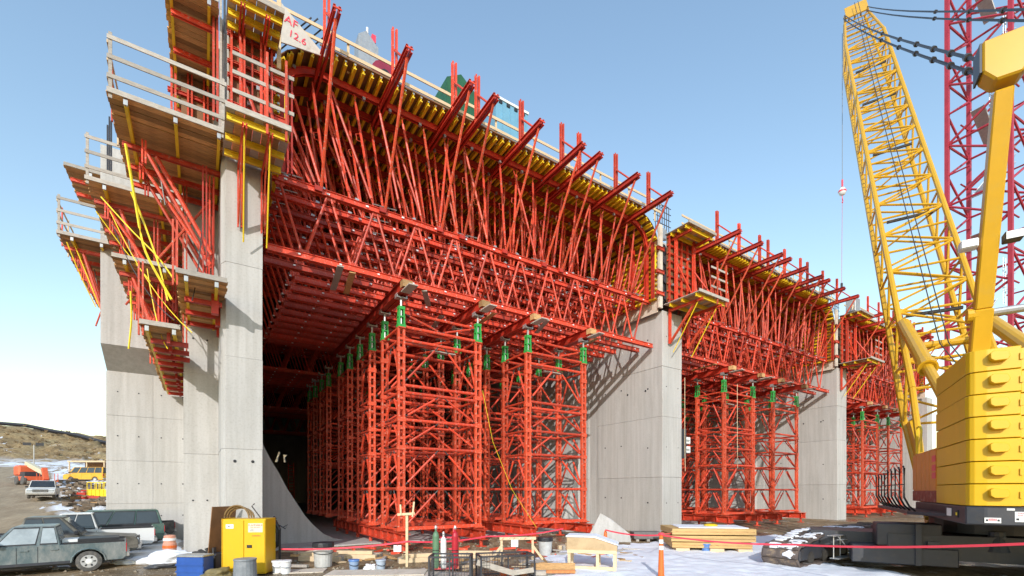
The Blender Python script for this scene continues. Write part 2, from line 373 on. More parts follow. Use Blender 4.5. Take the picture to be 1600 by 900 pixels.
# inner floor + curved fillet of the nearest bays
m=MB(); m.bx(2.0,25.1,24.4,114.9,-.4,.08); tag(m.build('bay_floor',CON),kind='structure')
m=MB(); m.bx(27.2,50.7,24.4,114.9,-.4,.08); tag(m.build('bay_floor',CON),kind='structure')
for k in (0,1,2):
    for sgn in (1,-1):
        x0=(1.93,27.16,52.86)[k] if sgn>0 else (25.15,50.8,76.25)[k]
        prof=[(0,0),(0,7.2),(.35,6.1),(.8,5.0),(1.15,4.35),(1.55,3.72),(2.0,2.9),(2.48,2.2),(2.95,1.5),(3.44,.98),(4.0,.5),(4.6,.22),(5.2,.1),(5.2,0)]
        side='left' if sgn>0 else 'right'
        ww=.88 if sgn>0 else .55
        o=MB().prism([(x0+sgn*p*ww,26.5 if sgn>0 else 27.8,z*(1 if sgn>0 else .9)) for p,z in prof],(0,86,0)).build('curved_fillet',CON,None)
        tag(o,'curved concrete flare at the foot of the %s wall in the %s'%(side,BAY[k]),'concrete flare')
# ================================================================ formwork bays
X0,X1=1.92,25.16; FY=20.7; SP=1.15
def arcpts():
    P=[(X0+.75,15.2),(X0+.75,18.9)]
    for i in range(1,6):
        a=math.pi/2*i/6; P.append((X0+.75+1.55*(1-math.cos(a)),18.9+1.3*math.sin(a)))
    P.append((X0+2.3,20.2)); Q=[(X0+X1-x,z) for x,z in P][::-1]; return P+Q
WP=arcpts()
def me_waler():
    m=MB()
    for (x,z),(x2,z2) in zip(WP,WP[1:]): m.twin((x,0,z),(x2,0,z2),.06,.26,.07,.02,(0,1,0) if False else (-(z2-z),0,(x2-x)))
    return m.mesh('waler',RED2)
def me_girder(L):
    m=MB(); m.bar((0,0,0),(0,L,0),.03,.20); m.bar((0,0,0),(0,L,0),.12,.05,oz=.09); m.bar((0,0,0),(0,L,0),.12,.05,oz=-.09); return m.mesh('timber_girder',YEL)
ME_W=me_waler(); ME_G=me_girder(13.2)
ME_GE=MB().box((0,-.01,.06),(.07,.03,.07)).mesh('end_cap',GALV)
def soffit(b,nw):
    t=thing('soffit_formwork','red and yellow soffit formwork arching over the '+BAY[b],'formwork',(BX[b],20.1,20.5))
    for k in range(nw): link('waler',ME_W,t,(0,FY-20.1+k*SP,-20.5))
    n=52; xa,xb=X0+2.3,X1-2.3
    for i in range(n):
        x=xa+(xb-xa)*i/(n-1); g=link('timber_girder',ME_G,t,(x,random.uniform(-.36,-.27),-.06))
        if b<2: link('end_cap',ME_GE,g)
    # haunch and side girders
    for s in (0,1):
        for i in range(1,6):
            a=math.pi/2*i/6; x=X0+.45+1.85*(1-math.cos(a)); z=18.9+1.55*math.sin(a)
            g=link('timber_girder',ME_G,t,(x if s==0 else X0+X1-x,0,z-20.5),(0,(math.pi/2-a)*(1 if s==0 else -1),0))
        for i in range(12):
            z=15.35+i*.31; x=X0+.5; g=link('timber_girder',ME_G,t,(x if s==0 else X0+X1-x,0,z-20.5),(0,math.pi/2*(1 if s==0 else -1),0))
            if b<2: link('end_cap',ME_GE,g)
        xx=X0+.32 if s==0 else X1-.32
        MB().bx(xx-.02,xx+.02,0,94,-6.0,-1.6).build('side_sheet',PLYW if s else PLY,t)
        P=[]
        for i in range(0,7):
            a=math.pi/2*i/6; P.append((X0+.34+1.96*(1-math.cos(a)),18.9+1.68*math.sin(a)-20.5))
        m=MB()
        for (x,z),(x2,z2) in zip(P,P[1:]):
            q=[(x,z),(x2,z2),(x2-.02,z2+.03),(x-.03,z+.01)]
            if s: q=[(X0+X1-u,v) for u,v in q]
            m.prism([(u,0,v) for u,v in q],(0,94,0))
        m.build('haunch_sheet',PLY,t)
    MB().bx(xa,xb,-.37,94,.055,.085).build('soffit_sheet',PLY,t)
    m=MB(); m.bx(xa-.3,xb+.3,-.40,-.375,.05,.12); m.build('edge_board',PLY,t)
    for s in (0,1):         # red waler ends proud of the side form near the pier
        for z in (15.6,17.0,18.5):
            xx=(X0+.05,X0+.75) if s==0 else (X1-.75,X1-.05)
            MB().twin((xx[0],-.25,z-20.5),(xx[1],-.25,z-20.5),.07,.22,.06).build('tie_waler',RED,t)
        m=MB(); xx=X0+.95 if s==0 else X1-.95; m.twin((xx,-.1,-5.3),(xx,-.1,-1.7),.06,.14,.08,up=(0,1,0)); m.build('upright',RED2,t)
        m=MB(); xx=X0+.8 if s==0 else X1-.8
        m.bar((xx,-.18,-3.4),(xx,-.18,-1.9),.10,.05,(0,1,0)); m.build('timber_strip',YEL,t)
    return t
soffit(0,13); soffit(1,11); soffit(2,9)
# ---- truss frames with spindle props
TZ,BZ=15.3,12.42
def truss_parts(long):
    P=[]
    xl,xr=(2.15,24.95) if long else (3.5,23.9)
    P.append(('top_chord',MB().twin((2.1,0,TZ),(24.75,0,TZ),.075,.24,.10).mesh('top_chord',RED)))
    P.append(('bottom_chord',MB().twin((xl,0,BZ),(xr,0,BZ),.075,.26,.12).mesh('bottom_chord',RED)))
    n=11; w=(24.2-2.6)/n
    for i in range(n):
        a=2.6+i*w; P.append(('diagonal',MB().tube((a,0,TZ-.12),(a+w*.42,0,BZ+.13),.055).mesh('diagonal',RED)))
        P.append(('diagonal',MB().tube((a+w*.92,0,TZ-.12),(a+w*.5,0,BZ+.13),.055).mesh('diagonal',RED)))
    m=MB()
    for i in range(n+1):
        a=2.6+i*w
        m.box((a,0,TZ-.16),(.34,.08,.2)); 
        if i<n: m.box((a+w*.46,0,BZ+.17),(.4,.08,.2))
    P.append(('gusset_plate',m.mesh('gusset_plate',RED)))
    m=MB()
    for i in range(14): 
        x=2.8+i*1.63; m.box((x,-.125,TZ+random.uniform(-.04,.04)),(.12,.008,.07)); m.box((x+.5,-.135,BZ+.02),(.10,.008,.06))
    P.append(('sticker',m.mesh('sticker',WHT)))
    m=MB()
    for i in range(16):
        x=2.7+i*1.4+random.uniform(-.2,.2); m.box((x,-.02,TZ+.17),(.16,.14,.10),Matrix.Rotation(random.uniform(-.4,.4),3,'Y')); m.box((x+.3,-.05,20.0),(.12,.12,.12))
        if i%3==0: m.tube((x-.5,-.1,TZ+.2),(x+.6,-.12,TZ+.26),.022,n=5)
    P.append(('coupler',m.mesh('coupler',GALV)))
    return P
def prop_mesh(p0,p1,handle):
    m=MB(); p0=Vector(p0); p1=Vector(p1); d=p1-p0
    m.tube(p0+d*.07,p0+d*.93,.058); m.tube(p0,p0+d*.08,.028,n=5); m.tube(p0+d*.92,p1,.028,n=5)
    if handle:
        c=p0+d*handle; e=.16; u=d.normalized(); s=u.cross(Vector((0,1,0))).normalized()
        q=[c+s*.05-u*e,c+s*.22-u*e*.8,c+s*.22+u*e*.8,c+s*.05+u*e]; 
        for a,b2 in zip(q,q[1:]): m.tube(a,b2,.014,n=4)
    return m.mesh('spindle_prop',REDO if random.random()<.25 else RED)
def props_for(seed):
    rnd=random.Random(seed); L=[]
    n=18
    for i in range(n):
        u=(i+.5)/n; xt=X0+2.0+(X1-X0-4.0)*u; lean=(0.5-u)*2.4+rnd.uniform(-.35,.35)
        xb=xt+lean; L.append(prop_mesh((xb,rnd.uniform(-.04,.04),TZ+.14),(xt,0,20.02),rnd.choice((0,.35,.5,.62))))
        if i%3==1: L.append(prop_mesh((xb+rnd.uniform(-.15,.25),0,TZ+.14),(xt+(1.3 if u<.5 else -1.3)*rnd.choice((1,-.8)),0,20.02),.45))
    for s in (0,1):
        f=(lambda x:x) if s==0 else (lambda x:X0+X1-x)
        for xb,xt,zt in ((4.4,X0+1.9,19.75),(4.2,X0+1.15,19.0),(4.0,X0+.95,18.0),(3.8,X0+.95,17.0),(3.5,X0+.95,16.2)):
            L.append(prop_mesh((f(xb),0,TZ+.16),(f(xt),0,zt),rnd.choice((0,.5))))
    return L
TP={True:truss_parts(True),False:truss_parts(False)}
PV=[props_for(s) for s in (1,2,3)]
def frames(b,ylist,props):
    for k,y in enumerate(ylist):
        lb='%s red truss frame from the front spanning the %s'%(ORD[k],BAY[b]) if k<18 else '%s red truss frame from the rear, deep inside the nearest bay'%ORD[len(ylist)-1-k]
        t=thing('truss_frame',lb,'truss',(BX[b],y,0),0,'red truss frames spanning the '+BAY[b])
        for nm,me in TP[k<2]:
            o=link(nm,me,t)
            if nm in('gusset_plate','sticker','coupler'): o['kind']='stuff'
        if k<props:
            for me in PV[k%3]: link('spindle_prop',me,t)
frames(0,[FY+SP*k for k in range(12)]+[41+SP*k for k in range(6)]+[60+SP*k for k in range(6)]+[84+SP*k for k in range(4)],12)
frames(1,[FY+SP*k for k in range(11)],8)
frames(2,[FY+SP*k for k in range(9)],5)
# ---- outrigger beams with post, brace and raking prop
OX=[4.03,6.73,9.5,10.7,13.2,15.8,17.0,19.8,22.6]
om=dict(beam=MB().twin((0,-3.4,0),(0,1.2,0),.09,.26,.09,.022).mesh('cantilever_beam',RED2),
  post=MB().twin((0,-1.7,-.1),(0,-1.7,2.15),.08,.13,.08,up=(0,1,0)).mesh('guard_post',RED),
  brace=MB().tube((0,-1.62,1.35),(0,-2.75,.14),.05).mesh('post_brace',RED),
  prop=MB().tube((0,-3.15,-.15),(.12,-.15,-4.62),.06).mesh('raking_prop',REDO),
  pin=MB().box((0,-.12,-4.68),(.3,.22,.2)).mesh('prop_shoe',RED2),
  plate=MB().box((0,-3.42,0),(.3,.03,.06)).mesh('end_plate',RED))
for b in range(3):
    for k,x in enumerate(OX):
        t=thing('outrigger_beam','%s cantilever beam from the left, deck edge of the %s'%(ORD[k],BAY[b]),'cantilever beam',(BX[b]+x,20.7,20.0),0,'cantilever beams along the deck edge')
        for nm,key in (('cantilever_beam','beam'),('guard_post','post'),('post_brace','brace'),('raking_prop','prop'),('prop_shoe','pin'),('end_plate','plate')): link(nm,om[key],t)
# ---- guard rails
for b in range(3):
    t=thing('guard_rail','pale timber guard rail along the deck edge above the '+BAY[b],'railing',(BX[b],20.25,20.8))
    a,e=X0-.1,X1+.1
    for z in (.95,.40): MB().bar((a,-.03,z),(e,-.03,z),.045,.14).build('rail_board',WOOD,t)
    pm=MB().bar((0,.03,-.3),(0,.03,1.05),.10,.05,(0,1,0)).mesh('rail_post',WOOD)
    for i in range(10): link('rail_post',pm,t,(a+.9+i*2.45,.02,0))
# ---- shoring towers
LZ0,LZ1=.95,10.32
def leg_mesh():
    m=MB()
    for s in (-1,1): m.bar((s*.125,0,LZ0),(s*.125,0,LZ1),.10,.15,(0,1,0))
    z=LZ0+.15
    while z<LZ1: m.box((0,0,z),(.16,.11,.12)); z+=.46
    m.box((0,0,LZ0+.03),(.55,.5,.05)); 
    for z in (.98,2.9,4.8,6.1,7.5,9.3): m.box((0,0,z),(.42,.19,.20))
    m.box((0,0,LZ1),(.34,.30,.05))
    return m.mesh('leg',REDO)
def jack_mesh():
    m=MB()
    for s in (-1,1):
        for q in (-1,1): m.bar((s*.13,q*.10,LZ1+.04),(s*.10,q*.08,LZ1+.95),.07,.06,(0,1,0))
    m.box((0,0,LZ1+.08),(.36,.30,.12)); m.box((0,0,LZ1+.9),(.30,.26,.14)); m.box((0,0,LZ1+.5),(.33,.24,.05))
    return m.mesh('jack',GRN)
def screw_mesh():
    m=MB(); m.tube((0,0,LZ1+.1),(0,0,LZ1+1.35),.055,n=8); m.box((0,0,LZ1+1.36),(.5,.32,.06)); m.box((-.22,0,LZ1+1.45),(.05,.3,.16)); m.box((.22,0,LZ1+1.45),(.05,.3,.16)); return m.mesh('jack_screw',GALV)
MLEG,MJACK,MSCREW=leg_mesh(),jack_mesh(),screw_mesh()
LW,LD=4.05,2.3
zl=[.98,2.9,4.8,6.1,7.36,7.7,9.8,10.4]
SPE={}
def pipe(p0,p1,r=.06,name='ledger'):
    m=MB(); p0=Vector(p0);p1=Vector(p1);d=p1-p0; m.tube(p0+d*.12,p1-d*.10,r); 
    me=m.mesh(name,RED); e=MB(); e.tube(p0,p0+d*.12,r*.55,n=5); e.tube(p1-d*.10,p1,r*.55,n=5); SPE[me.name]=e.mesh('spindle_end',STEEL); return me
ML=[MB().tube((.14,0,0),(LW-.14,0,0),.075,n=8).mesh('ledger',RED),MB().tube((0,.1,0),(0,LD-.1,0),.065,n=8).mesh('ledger',RED)]
MBT=MB().bar((.1,0,0),(LW-.1,0,0),.10,.16).mesh('base_ledger',RED)
MTOP=[pipe((.1,0,11.05),(LW-.1,0,11.05),.06,'head_ledger')]
def brset(span,dirx,zs):
    L=[]
    for z0,z1 in zs:
        h=span/2
        for a,b2 in (((.12,z0+.1),(h-.18,z1-.08)),((h+.18,z1-.08),(span-.12,z0+.1))):
            p=[(a[0],0,a[1]),(b2[0],0,b2[1])] if dirx else [(0,a[0],a[1]),(0,b2[0],b2[1])]
            L.append(pipe(p[0],p[1],.055,'brace'))
    return L
ZB=[(.98,2.9),(2.9,4.8),(4.8,6.1),(6.1,7.36),(7.7,9.8)]
MBX=brset(LW,True,ZB); MBY=brset(LD,False,ZB); MTB=[pipe((.2,0,11.0),(LW/2,0,10.45),.05,'brace'),pipe((LW-.2,0,11.0),(LW/2,0,10.45),.05,'brace')]
MWP=MB().bx(.2,1.5,.3,.62,9.9,9.95).mesh('plank',PLANKG)
LBL={0:'left',1:'right'}
def tower(b,x,y,side,row):
    t=thing('shoring_tower','red shoring tower with green jacks, %s in the %s column of %s'%(['frontmost','second','third','fourth','rearmost'][row],LBL[side],BAY[b]),'shoring tower',(BX[b]+x,y,0),0,'shoring towers carrying the formwork')
    for i in (0,1):
        for j in (0,1):
            p=(i*LW,j*LD,0); lg=link('leg',MLEG,t,p); jk=link('jack',MJACK,t,p); link('jack_screw',MSCREW,jk)
    def br(me,p):
        o=link('brace',me,t,p)
        if b<2 and row<2: tag(link('spindle_end',SPE[me.name],o),kind='stuff')
    for j in (0,1):
        for z in zl[1:]: link('ledger',ML[0],t,(0,j*LD,z))
        link('base_ledger',MBT,t,(0,j*LD,1.05)); link('head_ledger',MTOP[0],t,(0,j*LD,0))
        for me in MBX+MTB: br(me,(0,j*LD,0))
    for i in (0,1):
        for z in zl[::1]: link('ledger',ML[1],t,(i*LW,0,z))
        for me in MBY: br(me,(i*LW,0,0))
    link('plank',MWP,t); link('plank',MWP,t,(1.9,.9,.0))
    return t
ROWS=[20.75,25.15,29.7,35.5,40.3]
for b in range(3):
    for r in range((5,4,3)[b]):
        tower(b,7.66,ROWS[r],0,r); tower(b,14.85,ROWS[r],1,r)
hb=[MB().ibeam((-.13,0,0),(-.13,13.6,0),.22,.46).ibeam((.13,0,0),(.13,13.6,0),.22,.46).mesh('header_beam',RED2),
    MB().box((0,.06,.03),(.46,.35,.30)).mesh('end_block',PLANK),MB().box((0,-.3,-.265),(.42,1.0,.05)).mesh('packing_board',PLANKG)]
bb=MB()
bb.ibeam((0,0,.62),(0,13.4,.62),.34,.5,.04); 
for i in range(14): bb.box((0,.3+i,.62),(.3,.02,.42))
MBB=bb.mesh('base_beam',RED)
MBP=MB().tube((0,0,0),(0,0,.37),.09,n=8).box((0,0,.02),(.4,.4,.05)).mesh('base_foot',RED)
for b in range(3):
    for k,x in enumerate((7.66,11.71,14.85,18.9)):
        pos=['leftmost','second','third','rightmost'][k]
        t=thing('header_beam','dark red header beam on jacks in the %s, %s of four'%(BAY[b],pos),'steel beam',(BX[b]+x,20.0,12.02),0,'header beams on the shoring towers'); link('beam',hb[0],t); link('end_block',hb[1],t); link('packing_board',hb[2],t)
        t=thing('base_beam','red base beam under the tower legs of the %s, %s of four'%(BAY[b],pos),'steel beam',(BX[b]+x,20.0,0),0,'base beams under the shoring towers'); link('beam',MBB,t)
        for i in range(6): link('foot',MBP,t,(0,.4+i*2.5,0))

# planks lying across the bottom chords
for k,(x,y,L,a) in enumerate(((5.0,21.6,2.6,84),(5.6,21.8,2.4,82),(9.2,21.4,1.8,60),(13.0,22.2,2.0,88),(16.3,21.4,2.2,70),(20.5,22,1.6,86),(11.0,24.2,2.4,80),(32,21.6,2.2,85),(40,21.8,2.4,75))):
    o=MB().box((0,0,0),(L,.26,.05),Matrix.Rotation(R(a),3,'Z')).build('walkway_plank',PLANK if k%2 else PLANKG,None,loc=(x,y,BZ-.17)); tag(o,'brown walkway plank under the bottom chords, %s from the left'%ORD[[0,1,2,4,5,6,3,7,8][k]],'plank','walkway planks in the trusses')
# ================================================================ climbing platforms on the left
def at(px,py,Y):        # point of the plane y = Y seen at a pixel of the photograph
    a=(px-800)/728.8; u=.55403+.8325*a; v=.8325-.55403*a; t=Y/v; return Vector((u*t,Y,2.8+(767-py)/728.8*t))
def platform(label,x0,x1,y0,y1,z,joists,bars,front_rail=True,side_rail=True,soldier=None,drop=None,group='timber platforms on the left wall',barx=None,kick=True):
    t=thing('climbing_platform',label,'work platform',((x0+x1)/2,y0,z),0,group); ox=(x0+x1)/2; W=x1-x0; L=y1-y0
    n=max(3,int(L/.245)); st=L/n
    pm=[MB().box((random.uniform(-.01,.01),0,0),(W,st-.012,.045)).mesh('plank',PLANK) for _ in range(2)]
    for i in range(n): link('plank',pm[i%2],t,(random.uniform(-.03,.03),(i+.5)*st,random.uniform(-.02,.02)))
    jm=MB(); jm.bar((0,.1,-.125),(0,L-.05,-.125),.035,.19); jm.bar((0,.1,-.05),(0,L-.05,-.05),.09,.05); jm.bar((0,.1,-.21),(0,L-.05,-.21),.09,.05); jm=jm.mesh('joist',YEL)
    cm=MB().box((0,.06,-.13),(.11,.10,.17)).mesh('joist_cap',GALV)
    for x in joists: link('joist',jm,t,(x-ox,0,0)); link('joist_cap',cm,t,(x-ox,0,0))
    a,b=barx or (x0+.15,x1-.1)
    bm=MB().twin((a-ox,0,-.34),(b-ox,0,-.34),.05,.16,.05).mesh('bracket_beam',RED2 if z<12 else RED)
    for y in bars: link('bracket_beam',bm,t,(0,y-y0,0))
    if front_rail:
        for h in (.52,1.12,1.72): MB().bar((-W/2,.0,h),(W/2,.0,h),.035,.13).build('rail_board',PLANKG,t)
        for x in (-W/2+.08,W/2-.1) if W>1.5 else (-W/2+.05,): MB().bar((x,.04,-.15),(x,.04,1.9),.09,.045,(0,1,0)).build('rail_post',PLANKG,t)
    if kick: MB().bar((-W/2,-.03,.06),(W/2,-.03,.06),.03,.16).build('toe_board',PLANKG,t)
    if side_rail:
        for h in (.55,1.1,1.65): MB().bar((-W/2,.1,h),(-W/2,min(L,3.6),h),.035,.10).build('rail_board',WOOD,t)
        for y in (1.3,2.6): MB().bar((-W/2-.03,y,-.1),(-W/2-.03,y,1.85),.05,.09,(0,1,0)).build('rail_post',RED if y<2 else WOOD,t)
    if drop:                     # raking struts under the platform down to an upright on the wall
        xs_,xw,zb=drop
        for y in (bars[:3] if L<6 else bars[:6]):
            MB().tube((xs_-ox,y-y0,-.42),(xw-ox,y-y0+.15,zb-z+.2),.075).build('strut',RED,t)
            MB().twin((xw-ox,y-y0+.2,zb-z-.2),(xw-ox,y-y0+.2,-.42),.05,.12,.08,up=(0,1,0)).build('upright',RED,t)
    return t
platform('big brown plank platform at upper left with yellow joists and grey railing',-2.45,.72,19.0,23.75,15.2,(-2.0,-.72,.5),(21.0,22.3,23.5),drop=(-1.35,.32,11.6))
platform('brown plank platform at the very top left, cut by the frame',-1.05,.5,19.4,26.0,20.0,(-.88,.22),(20.3,22,23.8,25.4),front_rail=False,side_rail=False)
platform('long plank platform behind and left of the biggest one',-3.9,-.75,25.0,32.9,15.3,(-3.3,-1.5),(26,27.3,28.6,29.9,31.2,32.5),side_rail=False,drop=(-2.9,-1.7,11.0))
platform('far plank platform hanging at the left edge of the wall, sky behind',-5.85,-3.6,31.0,42,15.3,(-5.3,-4.2),(31.8,33.2,34.6,36,38,40),drop=(-5.0,-4.2,11.6))
platform('middle plank platform below the rear one with tangled straps',-3.0,-.9,24.4,32.9,12.2,(-2.6,-1.3),(25.2,26.4,27.6,28.8,30,31.2,32.4),side_rail=False,front_rail=False,drop=(-2.4,-1.5,8.9))
platform('small far plank platform highest at the left edge',-5.7,-4.2,31.6,35.5,19.0,(-4.7,),(32.2,33.6),side_rail=False,front_rail=False)
platform('lower plank platform hanging beside the front of the stepped pier',-.7,.72,18.5,23.6,9.85,(-.42,.42),(19.9,21.3,22.7),side_rail=False,front_rail=False,barx=(-.5,.62))
platform('narrow ladder-like platform lowest on the left with many red crossbars',-1.75,-.62,20.0,32.6,8.45,(-1.55,-.8),(20.8,22,23.1,24.2,25.3,27,28.5,30,31.4),side_rail=False,front_rail=False,barx=(-1.5,-.4))
# hangers between the platforms
t=thing('hanger_frame','red hanger posts carrying the two lower platforms by the stepped pier','hanger',(-.6,19,9.8))
for x,y,za,zb in ((-.72,18.7,9.5,11.6),(-1.72,20.2,8.1,10.6),(-1.72,24.5,8.1,10),(-.55,22.6,8.2,15)):
    MB().twin((x+.6,y-19,za-9.8),(x+.6,y-19,zb-9.8),.05,.12,.06,up=(0,1,0)).build('post',REDO,t)
for x,y,za,zb in ((.4,19.9,9.2,9.9),(.55,21.3,9.2,9.9),(.62,22.7,9.2,9.9)):
    MB().bar((x+.6,y-19,za-9.8-.05),(x+.6,y-19,zb-9.8),.22,.26,(0,1,0)).build('bracket_shoe',RED2,t)
for i in range(10):
    MB().bar((-.38-.0,20.6+i*1.25-19,-1.75),(-.38,20.6+i*1.25-19,-1.15),.10,.14,(0,1,0)).build('bracket_shoe',RED2,t)
# formwork upright + plates above the big platform
t=thing('wall_formwork','red and plywood wall formwork standing on the biggest left platform','formwork',(-.2,23.4,15.3))
MB().bx(-.5,.62,.1,.16,0,4.6).build('form_sheet',PLY,t)
for x in (-.75,-.2,.35): MB().twin((x,0,.0),(x,0,4.7),.07,.15,.06,up=(0,1,0)).build('upright',RED,t)
for z in (.5,1.6,2.7,3.8): MB().twin((-.95,.06,z),(.75,.06,z),.06,.14,.05).build('waler',RED2,t)
MB().tube((-1.0,-3.6,.25),(.25,-.4,2.4),.09).build('raking_prop',REDO,t)
MB().tube((-.2,-3.0,.25),(.3,-.3,1.6),.06).build('raking_prop',RED,t)
for a in (0,1): MB().bar((.78+a*.12,-3.4,.0),(.78+a*.12,-3.4,6.6),.07,.10,(0,1,0)).build('grey_stud',PLANKG if a==0 else STEEL,t)
m=MB(); m.twin((.62,-3.3,1.0),(.62,-3.3,6.6),.07,.14,.05,up=(0,1,0)); m.build('upright',RED,t)

def clutter(label,x0,x1,y0,y1,z,n,low,seed):
    rnd=random.Random(seed); t=thing('bracket_frame',label,'scaffold bracket',((x0+x1)/2,y0,z),0,'bracket frames under the left platforms'); ox=(x0+x1)/2
    for i in range(n):
        y=(y1-y0)*(i+.3)/n; xa=x0+rnd.uniform(0,.3)-ox; xb=x1-ox-rnd.uniform(0,.25)
        MB().tube((xa,y,-.4),(xb,y+.1,low-z+rnd.uniform(-.2,.5)),.06).build('strut',RED,t)
        MB().twin((xa,y,-.95),(xa,y,-.15),.05,.11,.04,up=(0,1,0)).build('bracket_shoe',RED,t)
        MB().twin((xb,y+.12,low-z-.3),(xb,y+.12,-.3),.05,.11,.06,up=(0,1,0)).build('upright',RED2,t)
        if i%2: MB().tube((xa+.5,y-.2,-.3),(xa+.7,y-.1,-1.7),.025,n=5).build('hanger_rod',STEEL,t)
        if i%3==1: MB().tube((xb,y,-1.0),(xa+.4,y+.9,low-z+.3),.045).build('strut',REDO,t)
clutter('red bracket frames crowded under the long rear plank platform',-3.4,-1.0,25.4,32.5,15.2,5,11.2,4)
clutter('red bracket frames under the middle plank platform by the wall',-2.7,-1.2,24.8,32.4,12.1,4,9.4,5)
clutter('red bracket frames under the biggest plank platform',-1.9,.3,20.2,23.5,15.1,3,11.4,6)
clutter('red bracket frames under the far left plank platform',-5.4,-4.1,31.6,41,15.2,5,11.8,7)
for k,(a,b2) in enumerate((((172,330,24.2),(300,520,19.2)),((176,352,24.2),(272,500,19.4)),((230,420,22),(262,545,20.5)),((318,330,21),(300,470,19)))):
    o=at(*a); e=at(*b2); Q=[o.lerp(e,i/8)-Vector((0,0,.5*4*(i/8)*(1-i/8)))-o for i in range(9)]
    tag(MB().path(Q,.018,4).build('hoist_cable',STEEL if k%2 else STRAP,None,loc=o),'thin sagging cable under the left platforms, %s of four'%ORD[k],'cable','cables under the left platforms')
# straps
def strap(pts,label,r=.05,group='yellow straps under the left platforms'):
    P=[at(*p) for p in pts]; o=P[0]; r*=.62
    Q=[]
    for a,b in zip(P,P[1:]):
        for i in range(5): Q.append(a.lerp(b,i/5)-o)
    Q.append(P[-1]-o)
    for _ in range(3): Q=[Q[0]]+[(Q[i-1]+Q[i]*2+Q[i+1])/4 for i in range(1,len(Q)-1)]+[Q[-1]]
    ob=MB().path(Q,r,4).build('tie_strap',STRAP,None,loc=o); return tag(ob,label,'strap',group)
strap([(196,225,19.3),(214,330,19.2),(224,392,19),(268,468,18.6)],'thick yellow strap sagging from the biggest platform to the lower platform',.06)
strap([(205,300,19.4),(222,340,19.4),(248,412,19),(262,470,18.7)],'second yellow strap sagging beside the thick one',.05)
strap([(158,308,24.5),(205,360,22),(248,402,19.6),(274,440,18.8)],'yellow strap running from the rear platform to the lower red post',.045)
strap([(104,378,30.5),(125,430,31),(150,480,31.5)],'yellow strap under the far left platform, leftmost',.05)
strap([(112,372,31.5),(140,440,32),(158,485,32)],'yellow strap under the far left platform, second',.05)
strap([(204,455,24),(206,500,24),(201,545,24)],'yellow strap hanging loose in front of the abutment wall',.05)
strap([(150,330,25),(190,385,25),(235,440,24)],'thin yellow strap slanting under the rear platform',.03)
# rebar sticking out behind the platforms
for i,(px,h) in enumerate(((168,2.2),(171,2.6),(174,2.4))):
    p=at(px,268,29); tag(MB().tube((0,0,0),(0,0,h),.035,n=5).build('rebar',REBAR,None,loc=p),('left','middle','right')[i]+' thin black rebar rod of three behind the rear left platform','rebar','rebar behind the rear left platform')
